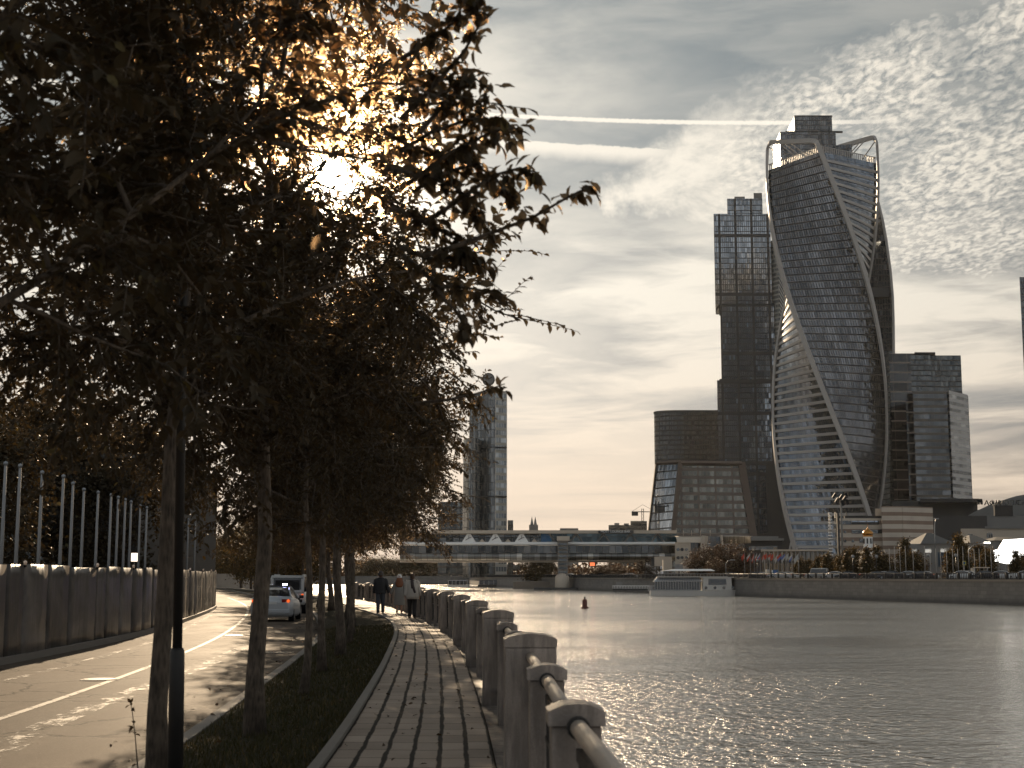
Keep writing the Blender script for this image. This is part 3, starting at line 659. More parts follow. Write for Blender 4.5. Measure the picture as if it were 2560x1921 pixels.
# ---------------------------------------------------------------- lamp pole beside the trees
def lamp_pole(loc, label):
    t = thing('street_lamp', label, 'street lamp', loc)
    a = MB(); a.tube([(0, 0, -.2), (0, 0, .9), (0, 0, 1.10), (0, 0, 1.13)], [.062, .060, .058, .048], 14); a.build('base', M['dark_metal'], t)
    b = MB(); b.tube([(0, 0, 1.10), (0, 0, 5), (0, 0, 8.2), (0, .15, 8.7), (0, .7, 9.0)], [.040, .036, .032, .03, .028], 12); b.build('pole', M['dark_metal'], t)
    c = MB(); c.box(0, 1.0, 9.02, .26, .65, .12); bevel(c.build('lamp_head', M['grey_metal'], t), .03); t.rotation_euler = (0, -.014, 0)
lamp_pole((-2.66, 11.55, -.05), 'dark steel lamp pole with a thicker base beside the slender tree')
def globe_lamp(loc, label):
    t = thing('street_lamp', label, 'street lamp', loc, group='globe lamps beside the far bend of the road')
    a = MB(); a.tube([(0, 0, -.1), (0, 0, .5), (0, 0, .6), (0, 0, 3.3)], [.12, .10, .06, .05], 10); a.build('pole', M['dark_metal'], t)
    g = MB(); g.lathe([(0.02, 3.3), (.14, 3.32), (.25, 3.5), (.29, 3.72), (.24, 3.95), (.10, 4.1), (.05, 4.25), (.0, 4.32)], n=14); g.build('globe', M['pole_white'], t)
globe_lamp(gp(628, 1478, -.25), 'globe lamp on a thin post at the far bend, left of a pair')
globe_lamp(gp(646, 1477, -.25), 'globe lamp on a thin post at the far bend, right of a pair')

# ---------------------------------------------------------------- hoarding along the road
def hoard_mat(k):
    m, n, o = mat('hoarding_banner'); t = n.n.new('ShaderNodeTexCoord').outputs['Object']; p = n.n.new('ShaderNodeNewGeometry').outputs['Position']
    a = n.noise(n.mapping(p, scale=(1, .6, 1)), .55, 6, .62, .8); b_ = n.noise(n.mapping(p, scale=(1, 1, .12)), 2.4, 3)
    c = n.ramp(a, [(.30, (.022, .020, .019)), (.45, (.060, .054, .048)), (.6, (.125, .112, .10)), (.72, (.07, .06, .05))])
    nm = n.bump(n.m('ADD', n.m('MULTIPLY', b_, .5), n.m('MULTIPLY', n.noise(p, 1.1, 2), .9)), .8, .08)
    oi = n.n.new('ShaderNodeObjectInfo').outputs['Random']; c = n.mul(c, n.m('ADD', .55, n.m('MULTIPLY', oi, .8)))
    b = pbsdf(n, c, .38, normal=nm, spec=.4); n.l.new(b.outputs[0], o.inputs[0]); return m
hb = hoard_mat(0)
t = thing('construction_hoarding', 'long hoarding of grey printed banners along the left side of the road', 'hoarding')
ys = np.linspace(-4, 200, 3000); xs = np.array(curve_pts(FEN, ys)); dd = np.r_[0, np.cumsum(np.hypot(np.diff(xs), np.diff(ys)))]
def fp(s): return float(np.interp(s, dd, xs)) + .35, float(np.interp(s, dd, ys))
s = 0.0; fk = 0; LAMPS = []; rr = random.Random(5)
s = float(np.interp(22, ys, dd)); s_end = float(np.interp(88.5, ys, dd))
while s < s_end:
    w_ = rr.choice([1.25, 2.0, 2.4, 3.0]); e = min(s_end, s + w_); mb = MB(); rows = []
    dz = rr.uniform(-.03, .03); bow = rr.uniform(-.05, .07)
    for j in range(5):
        ss = s + (e - s - .03) * j / 4; x, y = fp(ss); rows.append([(x + bow * math.sin(j / 4 * math.pi) + .006 * math.sin(zz * 3 + fk), y, ROADZ + .06 + 2.12 * zz / 6 + dz) for zz in range(7)])
    mb.grid(rows); o = mb.build('banner_panel', hb, t); so_ = o.modifiers.new('thick', 'SOLIDIFY'); so_.thickness = .02
    x, y = fp(s); pb = MB(); pb.box(x - .06, y, ROADZ + 1.1, .05, .05, 2.2); pb.build('post', M['dark_metal'], t)
    if fk % 3 == 0: LAMPS.append((x, y))
    s = e; fk += 1
mb = MB(); rows = [[(fp(q_)[0] - .45, fp(q_)[1], ROADZ), (fp(q_)[0] - .45, fp(q_)[1], ROADZ + .16), (fp(q_)[0] + .1, fp(q_)[1], ROADZ + .16), (fp(q_)[0] + .1, fp(q_)[1], ROADZ)] for q_ in np.linspace(float(np.interp(12, ys, dd)), s_end, 60)]
mb.grid(rows, smooth=False); tag(mb.build('kerb_base', M['concrete']), kind='structure')
M['bulb'] = simple('bulb_glass', (.8, .6, .45), .12, bumps=0, spec=1.0)
bulb0 = None
for k, (x, y) in enumerate(LAMPS):
    lab = 'small round warning lamp on the hoarding top, %s one from the left' % ORD[k]
    if bulb0 is None:
        bulb0 = thing('warning_lamp', lab, 'lamp', (x + .04, y, ROADZ + 2.22), group='warning lamps along the hoarding top')
        b = MB(); b.lathe([(.0, .07), (.035, .055), (.045, .02), (.035, -.015), (.02, -.04)], n=10); b.build('bulb', M['bulb'], bulb0)
        b = MB(); b.lathe([(.03, -.04), (.035, -.09), (0, -.09)], n=8); b.build('socket', M['dark_metal'], bulb0)
    else: dup(bulb0, (x + .04, y, ROADZ + 2.22), None, lab)
# flagpoles behind the hoarding
PU = [(3, 46), (40, 47), (96, 50), (150, 52), (175, 56), (203, 60), (239, 62), (272, 64), (290, 66), (308, 68), (323, 70), (346, 74), (363, 76), (429, 84), (442, 88), (468, 92), (486, 96)]
fp0 = None
for k, (u, D) in enumerate(PU):
    p = pt(u, 1400, D); lab = 'tall white flagpole without a flag behind the hoarding, %s from the left' % ORD[k]
    if fp0 is None:
        fp0 = thing('flagpole', lab, 'flagpole', (p.x, D, -.35), group='bare white flagpoles behind the hoarding')
        b = MB(); b.tube([(0, 0, 0), (0, 0, 3), (0, 0, 5.6)], [.070, .060, .045], 10); b.build('pole', M['pole_white'], fp0)
        b = MB(); b.lathe([(0, .10), (.07, .06), (.08, 0), (.05, -.06)], (0, 0, 5.6), 8); b.build('finial', M['grey_metal'], fp0)
        b = MB(); b.box(0, -.09, 1.4, .05, .05, .16); b.build('cleat', M['grey_metal'], fp0)
    else: dup(fp0, (p.x, D, -.35), None, lab)
def corrugated():
    m, n, o = mat('corrugated'); uv = n.n.new('ShaderNodeUVMap').outputs[0]; u, v = n.xyz(uv)[:2]
    f = n.m('FRACT', n.m('MULTIPLY', u, 2.2)); s_ = n.m('ABSOLUTE', n.m('SUBTRACT', f, .5))
    c = n.mul(n.mix(n.rng(s_, .15, .3), (.06, .055, .05), (.20, .19, .175)), n.m('ADD', .7, n.m('MULTIPLY', n.noise(uv, .4, 4), .6)))
    b = pbsdf(n, c, .5, .2); n.l.new(b.outputs[0], o.inputs[0]); return m
M['corr'] = corrugated()
def hall():
    t = thing('exhibition_hall', 'dark low hall with corrugated cladding behind the white flagpoles', 'building', (-52, 104, -.4))
    b = MB(); b.box(0, 0, 4.8, 56, 24, 9.6); b.build('wall', M['dark_wall'], t)
    b = MB(); b.box(-2, -12.12, 6.4, 46, .2, 4.6); b.build('cladding', M['corr'], t)
    b = MB(); b.box(0, 0, 9.75, 57, 25, .3); b.build('roof', M['roof_grey'], t)
    for k in range(7):
        b = MB(); b.box(-22 + 7.2 * k, -12.1, 2.1, 5.6, .16, 3.0); b.build('window', facades['dark_glass'], t)
facades = {}
facades['dark_glass'] = facade('dark_glass', (.02, .022, .025), (.05, .05, .05), 1.4, 1.6, .08, .08, .08, .1)
hall()
def drain(u, v, label, w_=.75, d_=.38, round_=False):
    p = gp(u, v, ROADZ); t = thing('manhole_cover' if round_ else 'storm_drain', label, 'drain', (p.x, p.y, ROADZ + .006), -.1)
    if round_:
        a = MB(); a.tube([(0, 0, -.05), (0, 0, .004)], .36, 24, smooth=False); a.build('rim', M['concrete'], t); a = MB(); a.tube([(0, 0, .0), (0, 0, .012)], .30, 24, smooth=False); a.build('lid', M['dark_metal'], t)
    else:
        a = MB(); a.box(0, 0, -.02, w_, d_, .045); a.build('pit', M['black'], t); a = MB()
        for k in range(9): a.box(-w_ / 2 + w_ * (k + .5) / 9, 0, .008, .035, d_, .02)
        a.build('grate', M['rail_metal'], t)
drain(697, 1633, 'barred storm drain in the road beside the verge kerb'); drain(585, 1590, 'round manhole cover in the road behind the patrol car', round_=True); drain(250, 1700, 'round manhole cover on the near lane of the road', round_=True)
# distant wall and trees round the bend
def wallrun(name, label, pts, z0, z1, th, m_, cat='wall'):
    mb = MB(); rows = []
    for i, (x, y) in enumerate(pts):
        a = pts[max(0, i - 1)]; b = pts[min(len(pts) - 1, i + 1)]; dx_, dy_ = b[0] - a[0], b[1] - a[1]; L = math.hypot(dx_, dy_); nx, ny = -dy_ / L * th / 2, dx_ / L * th / 2
        rows.append([(x + nx, y + ny, z0), (x + nx, y + ny, z1), (x - nx, y - ny, z1), (x - nx, y - ny, z0)])
    mb.grid(rows, smooth=False, close=True); o = mb.build(name, m_)
    return tag(o, label, cat)
wallrun('boundary_wall', 'low grey boundary wall beyond the bend of the road', [(-62, 205), (-50, 215), (-42, 232), (-36, 250)], -.4, 2.0, .3, M['concrete'])
def mass_tree(seed, h, rad, n=5200, leaf=.22, lm='leaf_far', z0=.25, trunk=.16, name='tree', shape='round'):
    """broad far tree: clumps of leaves round a real branching trunk"""
    rs = np.random.default_rng(seed); t = thing(name, None, 'tree'); tr = MB()
    tr.tube([(0, 0, -.2), (.05, 0, h * .3), (0, .08, h * .62), (0, 0, h * .9)], [trunk * 1.2, trunk, trunk * .6, trunk * .2], 8)
    B, D = [], []
    ncl = 46
    for k in range(ncl):
        a = rs.random() * 6.283; zf = rs.random()
        if shape == 'cone': rr_ = rad * (1.02 - zf) ** .8
        else: rr_ = rad * math.sqrt(max(.04, 1 - (2 * zf - 1) ** 2 * .9))
        r_ = rr_ * math.sqrt(rs.random()) * .95; c = np.array([r_ * math.cos(a), r_ * math.sin(a), h * (z0 + (1 - z0) * zf)])
        if k % 2 == 0: tr.tube([(0, 0, c[2] * .62), (c[0] * .5, c[1] * .5, c[2] * .85), tuple(c)], [trunk * .35, trunk * .2, .02], 5)
        m_ = n // ncl; q_ = rs.normal(size=(m_, 3)) * rad * .17 * (.6 + .8 * rs.random()); B.append(c + q_); D.append(q_ + rs.normal(size=(m_, 3)) * rad * .2)
    tr.build('trunk', M['bark'], t); B = np.concatenate(B); D = np.concatenate(D)
    leaves_mesh('crown', B, D, leaf * (.6 + .7 * rs.random(len(B))), rs, M[lm], t, wid=.8); return t
farA = mass_tree(1, 7.5, 2.9, 7000, .20); farB = mass_tree(2, 8.5, 3.3, 7000, .22)
tall = mass_tree(5, 15.0, 5.2, 9000, .34, 'leaf', .10, .26)
for i, (x, y, s_) in enumerate([(-24, 66, .62), (-31, 78, .8), (-29, 92, .95), (-38, 90, 1.05), (-47, 88, 1.05), (-37, 108, 1.1), (-56, 90, 1.1), (-34, 124, 1.1), (-27, 100, .85), (-23.5, 86, .62)]):
    lab = 'tall dark tree behind the hoarding and flagpoles, %s from the bend' % ORD[i]
    if i == 0: tall.location = (x, y, -.4); tall.scale = (s_,) * 3; tall['label'] = lab; tall['group'] = 'tall dark trees behind the hoarding'
    else: dup(tall, (x, y, -.4), i * 1.9, lab, scale=s_)
k = 0
for i, y in enumerate(list(range(118, 290, 11))):
    xk = curve_pts(KERB, [y])[0]
    for dx_ in (3.0, -13.5 if y > 165 else None):
        if dx_ is None: continue
        lab = 'autumn tree beside the far bend of the road, %s of its group' % ORD[k]
        pos = (xk + dx_ + rr.uniform(-.6, .6), y + rr.uniform(-2, 2), -.2)
        if k < 2:
            o = (farA, farB)[k]; o.location = pos; o['label'] = lab; o['group'] = 'trees round the far bend'
        else: dup((farA, farB)[k % 2], pos, k * 1.7, lab, scale=rr.uniform(.85, 1.15))
        k += 1
for i, (x, y, s_) in enumerate([(-40, 150, 1.2), (-33, 128, 1.2), (-47, 175, 1.3), (-58, 190, 1.3), (-30, 108, 1.15), (-70, 215, 1.5), (-82, 235, 1.6), (-95, 260, 1.6)]):
    dup((farA, farB)[i % 2], (x, y, -.4), i * 1.1, 'yellowing tree beyond the hoarding end, %s one from the road' % ORD[i], 'trees beyond the hoarding', scale=s_)

# ---------------------------------------------------------------- grass, fallen leaves, weed
def grass():
    rs = np.random.default_rng(9); n = 26000; y = 6 + 44 * rs.random(n) ** 1.6
    xl = np.array(curve_pts(KERB, y)) + .12; xr = np.array(curve_pts(PATHL, y)) - .14; f = rs.random(n); x = xl + (xr - xl) * f
    z = (ROADZ + .12) * (1 - f) - .03 * f; h = .03 + .07 * rs.random(n)
    a = rs.random(n) * 6.283; w_ = .006 + .004 * rs.random(n); b = np.stack([x, y, z], 1)
    e = np.stack([np.cos(a) * w_, np.sin(a) * w_, 0 * a], 1); l = np.stack([rs.normal(size=n) * .025, rs.normal(size=n) * .025, h], 1)
    V = np.stack([b - e, b + e, b + l], 1).reshape(-1, 3); me = bpy.data.meshes.new('grass')
    me.vertices.add(3 * n); me.vertices.foreach_set('co', V.ravel().astype(np.float32)); me.loops.add(3 * n); me.loops.foreach_set('vertex_index', np.arange(3 * n, dtype=np.int32))
    me.polygons.add(n); me.polygons.foreach_set('loop_start', (np.arange(n) * 3).astype(np.int32)); me.update(calc_edges=True)
    me.materials.append(leafmat('grass_blade', (.03, .035, .012), (.05, .045, .018), (.12, .09, .04), .3, .1)); o = bpy.data.objects.new('grass', me); C.objects.link(o)
    tag(o, 'short dry grass on the verge under the trees', kind='stuff')
    n = 620; y = 7 + 60 * rs.random(n) ** 1.3; xl = np.array(curve_pts(KERB, y)) - 1.0; xr = np.array(curve_pts(PATHR, y)); f = rs.random(n); x = xl + (xr - xl) * f
    B = np.stack([x, y, np.where(x < xl + 1.0, ROADZ + .015, .02)], 1); D = rs.normal(size=(n, 3)); D[:, 2] *= .1
    o = leaves_mesh('fallen_leaves', B, D, .05 + .03 * rs.random(n), rs, M['leaf_rust'], None, droop=0); tag(o, 'fallen leaves scattered on verge, path and road edge', kind='stuff')
grass()
def weed():
    t = thing('weed', 'dry weed stalk growing at the kerb left of the slender tree', 'plant', (0, 0, 0)); D = 12.3
    P = [pt(352, 1900, D), pt(338, 1840, D), pt(332, 1790, D), pt(326, 1752, D)]; P[0].z = -.15
    b = MB(); b.tube([tuple(p) for p in P], [.006, .005, .004, .002], 5); b.build('stem', M['bark'], t)
    rs = np.random.default_rng(4); n = 16; u = rs.random(n) * 2.9; ui = u.astype(int); A = np.array([tuple(p) for p in P]); B = A[ui] * (1 - (u - ui)[:, None]) + A[ui + 1] * (u - ui)[:, None]
    D_ = rs.normal(size=(n, 3)); leaves_mesh('leaves', B, D_, .045 + .03 * rs.random(n), rs, M['leaf'], t)
weed()
# ---------------------------------------------------------------- far bank: land, embankment wall
def X(u, v, D): return pt(u, v, D).x
def Z(v, D): return pt(1280, v, D).z
def bx(mb, u0, u1, v0, v1, D, depth, mi=0):
    vm = (v0 + v1) / 2; x0, x1 = X(u0, vm, D), X(u1, vm, D); z1, z0 = Z(v0, D), Z(v1, D)
    sk = x0 * depth / D * (1.03 if depth > 2 else 0)          # sheared along the camera ray so side faces stay out of view
    return mb.prism([(x0, D), (x1, D), (x1 + sk, D + depth), (x0 + sk, D + depth)], z0, z1, None, mi)
FZ = 1.05
BANK = [(175, 20), (150, 80), (108, 150), (75.6, 210), (49.3, 302), (44, 330), (30, 392), (18.5, 458), (4, 521), (-10, 600), (-23, 748)]
bank_low = [(-23, 748), (-300, 748)]
fl = MB()
for i in range(len(BANK) - 1):
    a, b = BANK[i], BANK[i + 1]; fl.face([(a[0], a[1], FZ), (2600, a[1], FZ), (2600, b[1], FZ), (b[0], b[1], FZ)])
fl.face([(-1500, 748, FZ), (2600, 748, FZ), (2600, 2300, FZ), (-1500, 2300, FZ)])
tag(fl.build('ground', M['soil']), kind='structure')
def wallstone():
    m, n, o = mat('embankment_stone'); uv = n.n.new('ShaderNodeUVMap').outputs[0]; u, v = n.xyz(uv)[:2]
    row = n.m('FLOOR', n.m('DIVIDE', v, .6)); u2 = n.m('ADD', n.m('DIVIDE', u, 1.6), n.m('MULTIPLY', row, .5)); cell = n.comb(n.m('FLOOR', u2), row, 0)
    r = n.white(cell); st = n.noise(n.mapping(uv, scale=(.25, .08, 1)), 1.0, 5, .65); f = n.noise(uv, 1.5, 4)
    jt = n.m('MAXIMUM', n.m('LESS_THAN', n.m('FRACT', u2), .03), n.m('LESS_THAN', n.m('FRACT', n.m('DIVIDE', v, .6)), .06))
    c = n.mul(n.mix(st, (.07, .066, .06), (.15, .14, .13)), n.m('ADD', .75, n.m('ADD', n.m('MULTIPLY', r, .25), n.m('MULTIPLY', f, .3))))
    c = n.mul(c, n.m('SUBTRACT', 1.0, n.m('MULTIPLY', jt, .35))); c = n.mul(c, n.rng(v, -2.5, -1.5, .55, 1.0))
    b = pbsdf(n, c, .75); n.l.new(b.outputs[0], o.inputs[0]); return m
M['stone'] = wallstone()
def bankwall(pts, label, z1=FZ + .05):
    t = thing('embankment_wall', label, 'river wall', (0, 0, 0)); mb = MB(); cp = MB(); rows, r2 = [], []
    for x, y in pts:
        rows.append([(x - .0, y, WZ - 1), (x + .35, y, z1 - .25), (x + 1.2, y, z1 - .25)]); r2.append([(x + .15, y - .05, z1 - .25), (x + .15, y - .05, z1 + .05), (x + 1.3, y, z1 + .05)])
    mb.grid(rows, smooth=False); mb.build('wall', M['stone'], t); cp.grid(r2, smooth=False); cp.build('coping', M['concrete'], t)
bankwall(BANK[:6], 'long grey stone river wall on the far bank at the right')
bankwall([(45.5, 331)] + BANK[6:], 'stone river wall receding under the white bridge')
mb = MB(); mb.box(-160, 747.2, (FZ + WZ - 1) / 2 + .3, 276, 1.5, FZ - WZ + 1.6); tag(mb.build('embankment_wall', M['stone']), 'distant pale river wall closing the bend beyond the bridge', 'river wall')
# railing on top of the wall
def bank_rail(pts, label):
    t = thing('embankment_railing', label, 'railing'); r = MB(); p = MB(); L = [(x + .6, y) for x, y in pts]
    r.tube([(x, y, FZ + 1.05) for x, y in L], .06, 5); r.tube([(x, y, FZ + .2) for x, y in L], .05, 5); r.build('rail', M['dark_metal'], t)
    for (xa_, ya), (xb, yb) in zip(L[:-1], L[1:]):
        n_ = max(2, int(math.hypot(xb - xa_, yb - ya) / .45))
        for k in range(n_):
            f = k / n_; x, y = xa_ + (xb - xa_) * f, ya + (yb - ya) * f; big = k % 7 == 0
            p.box(x, y, FZ + .55, .34 if big else .10, .34 if big else .10, 1.15 if big else .9)
    p.build('balusters', M['dark_metal'], t)
bank_rail(BANK[2:6], 'dark railing along the top of the right river wall'); bank_rail(BANK[5:10], 'dark railing on the river wall towards the bridge')

# ---------------------------------------------------------------- glass materials of the city
facades['smooth'] = facade('twist_glass', (.014, .014, .014), (.035, .028, .024), 1.5, 4.5, .30, .8, .13, .06, .5, .035, tint=(.84, .87, .92), warp=.16)
facades['striped'] = facade('twist_window', (.013, .019, .028), (.03, .028, .026), 1.5, 4.5, .14, .2, .17, .06, .5, .03, tint=(.80, .88, .98), warp=.10)
facades['tower_a'] = facade('tower_glass', (.055, .066, .078), (.040, .034, .030), 1.45, 3.9, .30, .6, .30, .12, .35, .04, big=(8, 11), bw=1.5, tint=(.88, .94, 1.0))
facades['tower_b'] = facade('tower_glass_dark', (.030, .030, .030), (.055, .044, .036), 1.6, 3.9, .25, .6, .09, .12, .4, .04, tint=(.9, .95, 1))
facades['drum'] = facade('drum_facade', (.012, .010, .010), (.034, .027, .023), 2.0, 4.0, .5, 1.3, .03, .15, .5, .04)
facades['lattice'] = facade('lattice_facade', (.018, .018, .014), (.105, .080, .062), 1.9, 3.55, .12, .6, .10, .05, .7, .03, big=(4, 1), bw=.9, warp=.25, tint=(1, .96, .85))
facades['blue'] = facade('blue_facade', (.06, .085, .11), (.03, .028, .026), 1.9, 3.55, .2, .6, .30, .12, .3, .03, tint=(.85, .94, 1.08))
facades['bands'] = facade('banded_facade', (.022, .023, .026), (.10, .084, .068), 3.0, 4.1, .06, 1.5, .07, .15, .6, .03)
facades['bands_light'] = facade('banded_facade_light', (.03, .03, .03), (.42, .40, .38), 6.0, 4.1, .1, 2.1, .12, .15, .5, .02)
facades['bands_dark'] = facade('banded_facade_dark', (.014, .010, .009), (.26, .21, .17), 9.0, 6.2, .1, .9, .03, .15, .5, .02)
facades['office'] = facade('office_facade', (.030, .032, .030), (.055, .048, .040), 1.6, 3.4, .2, .9, .08, .15, .7, .03)
facades['teal'] = facade('teal_glass', (.014, .028, .032), (.05, .05, .046), 1.6, 3.0, .1, .2, .04, .12, .5, .03, tint=(.8, .95, 1))
facades['gallery'] = facade('gallery_glass', (.026, .022, .018), (.11, .095, .08), 2.1, 6, .16, .2, .05, .12, .8, .03)
facades['clock_tower'] = facade('clock_tower_glass', (.045, .042, .038), (.07, .064, .055), 1.5, 3.3, .3, .3, .10, .15, .3, .03)
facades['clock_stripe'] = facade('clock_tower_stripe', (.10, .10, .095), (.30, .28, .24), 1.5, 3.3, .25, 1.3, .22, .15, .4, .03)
M['ribbon'] = simple('white_ribbon', (.34, .315, .29), .55, var=.12, scale=.25, bumps=0)

# ---------------------------------------------------------------- the twisting tower
def twisting_tower():
    D0 = 800.0; cx, cy = 186.8, D0 + 32; Rr = 31.8
    t = thing('twisted_skyscraper', 'tall twisting glass skyscraper with pale ribbons spiralling up its corners', 'skyscraper', (cx, cy, FZ))
    zt, zm = Z(424, D0 + 32), Z(1014, D0 + 2)
    va = math.degrees(math.atan2(cx, cy))
    k1 = 90.0 / (zm - zt); base = 0 - k1 * zm          # apparent angle is 0 at zm, -90 at zt
    def phi(z, c): return R(k1 * (z + FZ) + base - va + 90 * c)
    def cor(z, c, r=Rr):
        a = phi(z, c); return Vector((r * math.sin(a), -r * math.cos(a), z))
    ztop = Z(418, cy) - FZ
    nz = 110; zs = [ztop * i / nz for i in range(nz + 1)]
    for c, nm in ((0, 'smooth'), (2, 'smooth'), (1, 'striped'), (3, 'striped')):
        mb = MB(); rows, uv = [], []
        for z in zs:
            a, b = cor(z, c), cor(z, c + 1); r_, u_ = [], []
            for j in range(11):
                f = j / 10; p = a.lerp(b, f); out = Vector((p.x, p.y, 0)).normalized() * (.4 * 4 * f * (1 - f)); r_.append(p + out); u_.append((45.25 * f, z))
            rows.append(r_); uv.append(u_)
        mb.grid(rows, 0, uv); mb.build('facade', facades[nm], t)
    # pale floor bands across the two striped faces, proud of the glass
    for c in (1, 3):
        mb = MB(); nb_ = int(ztop / 4.55)
        for k in range(nb_):
            z = 2.5 + k * 4.55
            lo, hi = [], []
            for j in range(11):
                f = j / 10
                for zz, L in ((z, lo), (z + 1.6, hi)):
                    p = cor(zz, c).lerp(cor(zz, c + 1), f); out = Vector((p.x, p.y, 0)).normalized() * (.4 * 4 * f * (1 - f)); L.append((p + out, out))
            def off(L, d):
                nrm = (cor(z, c).lerp(cor(z, c + 1), .5)); nrm = Vector((nrm.x, nrm.y, 0)).normalized(); return [p + nrm * d for p, _ in L]
            mb.grid([off(lo, .02), off(lo, .55), off(hi, .55), off(hi, .02)], smooth=False)
        mb.build('floor_bands', M['ribbon'], t)
    # ribbons on the four corners, arching over the roof in pairs
    H = Z(352, cy) - FZ
    def arch(c0, c1, H, H2):
        P = [cor(z, c0, Rr + .9) for z in zs[::2]]; dz = H - ztop; dz2 = H2 - ztop
        for k in range(1, 7): P.append(cor(ztop + dz * k / 8, c0, Rr + .9))
        a0, b0 = cor(H, c0, Rr - 1), cor(H2, c1, Rr - 1); r = 5.0
        for k in range(1, 6):
            g = R(90 * k / 5); base_ = cor(H - dz / 4, c0, Rr + .9); dr = (b0 - a0).normalized(); P.append(base_ + dr * r * (1 - math.cos(g)) + Vector((0, 0, (dz / 4 + 1.5) * math.sin(g))))
        Q = [cor(z, c1, Rr + .9) for z in zs[::2]] + [cor(ztop + dz2 * k / 8, c1, Rr + .9) for k in range(1, 7)]
        for k in range(1, 6):
            g = R(90 * k / 5); base_ = cor(H2 - dz2 / 4, c1, Rr + .9); dr = (a0 - b0).normalized(); Q.append(base_ + dr * r * 2 * (1 - math.cos(g)) + Vector((0, 0, (dz2 / 4 + .5) * math.sin(g))))
        mid = [P[-1].lerp(Q[-1], f) for f in (.2, .4, .6, .8)]
        full = P + mid + Q[::-1]; mb = MB(); n_ = len(full); rows = []
        for i, p in enumerate(full):
            tg = (full[min(i + 1, n_ - 1)] - full[max(0, i - 1)]).normalized(); ra = Vector((p.x, p.y, 0))
            ra = ra.normalized() if ra.length > 6 else Vector((0, -1, 0)); ra = (ra - tg * ra.dot(tg)).normalized(); sd = tg.cross(ra)
            w1, d1 = 1.35, .7
            rows.append([p + sd * w1 + ra * d1, p - sd * w1 + ra * d1, p - sd * w1 - ra * d1, p + sd * w1 - ra * d1])
        mb.grid(rows, smooth=False, close=True); mb.build('ribbon', M['ribbon'], t)
        st = MB()
        for f in (.18, .32, .5):
            top = P[-1].lerp(Q[-1], f); st.tube([top, cor(ztop, c0).lerp(cor(ztop, c1), min(1, f + .25)) * .55 + Vector((0, 0, ztop * .45))], .35, 6)
        st.tube([P[-4], cor(ztop, c0).lerp(cor(ztop, c1), .4)], .35, 6)
        st.build('struts', M['ribbon'], t)
    arch(0, 1, Z(348, cy) - FZ, Z(352, D0) - FZ); arch(2, 3, Z(362, cy) - FZ, Z(377, D0 + 64) - FZ)
    # roof, parapet fins and crown block
    mb = MB(); q4 = [cor(ztop, c, Rr - .4) for c in range(4)]; mb.face([tuple(p) for p in q4]); mb.build('roof', M['roof_grey'], t)
    mb = MB()
    for c in range(4):
        for k in range(30):
            f = (k + .5) / 30; p = cor(ztop, c, Rr - .3).lerp(cor(ztop, c + 1, Rr - .3), f); mb.box(p.x, p.y, ztop + 1.8, .5, .5, 3.6)
        mb.tube([cor(ztop, c, Rr - .3) + Vector((0, 0, 3.6)), cor(ztop, c + 1, Rr - .3) + Vector((0, 0, 3.6))], .3, 5)
    mb.build('parapet_fins', M['ribbon'], t)
    mb = MB(); mb.box(6, 0, ztop + 4.5, 28, 24, 9, phi(ztop, 0)); mb.build('crown_block', facades['tower_b'], t)
twisting_tower()

# ---------------------------------------------------------------- skyscrapers behind
def multi(name, label, cat, blocks, group=None):
    """blocks: list of (part name, material, [(u0,u1,v0,v1,D,depth), ...])"""
    t = thing(name, label, cat, (0, 0, 0), group=group)
    for pn, m_, L in blocks:
        mb = MB()
        for a in L: bx(mb, *a)
        mb.build(pn, m_, t)
    return t
def stacked_tower():
    D = 1000
    t = thing('stacked_skyscraper', 'tall stacked-block glass skyscraper left of the twisting tower', 'skyscraper')
    def blk(u0, u1, v0, v1, rz, depth, D=D, nm='block', m_=facades['tower_a']):
        vm = (v0 + v1) / 2; x0, x1 = X(u0, vm, D), X(u1, vm, D); mb = MB(); bx(mb, u0, u1, v0, v1, D, depth); return mb.build(nm, m_, t)
    blk(1786, 1928, 535, 760, 0, 42); blk(1802, 1936, 763, 948, 0, 40); blk(1797, 1936, 951, 1420, 0, 44)
    blk(1818, 1906, 497, 534, 0, 26, nm='crown_block'); mb = MB(); bx(mb, 1884, 1905, 483, 497, D, 10); bx(mb, 1836, 1862, 492, 497, D, 10); mb.build('roof_plant', M['grey_wall'], t)
    mb = MB()                                # dark recessed plant floors
    for v in (948, 1153): bx(mb, 1798.5, 1935, v, v + 11, D - .6, 20)
    bx(mb, 1797, 1936, 759.5, 764, D - .5, 40); mb.build('plant_floor', M['dark_wall'], t)
    # narrow glazed side wing, sunlit brightness put into its paler facade
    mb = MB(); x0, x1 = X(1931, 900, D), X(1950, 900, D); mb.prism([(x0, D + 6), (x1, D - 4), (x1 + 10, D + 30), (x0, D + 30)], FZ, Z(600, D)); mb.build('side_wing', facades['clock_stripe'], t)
    mb = MB(); bx(mb, 1917, 1975, 1160, 1420, D - 40, 30); mb.build('podium', M['dark_wall'], t)
stacked_tower()
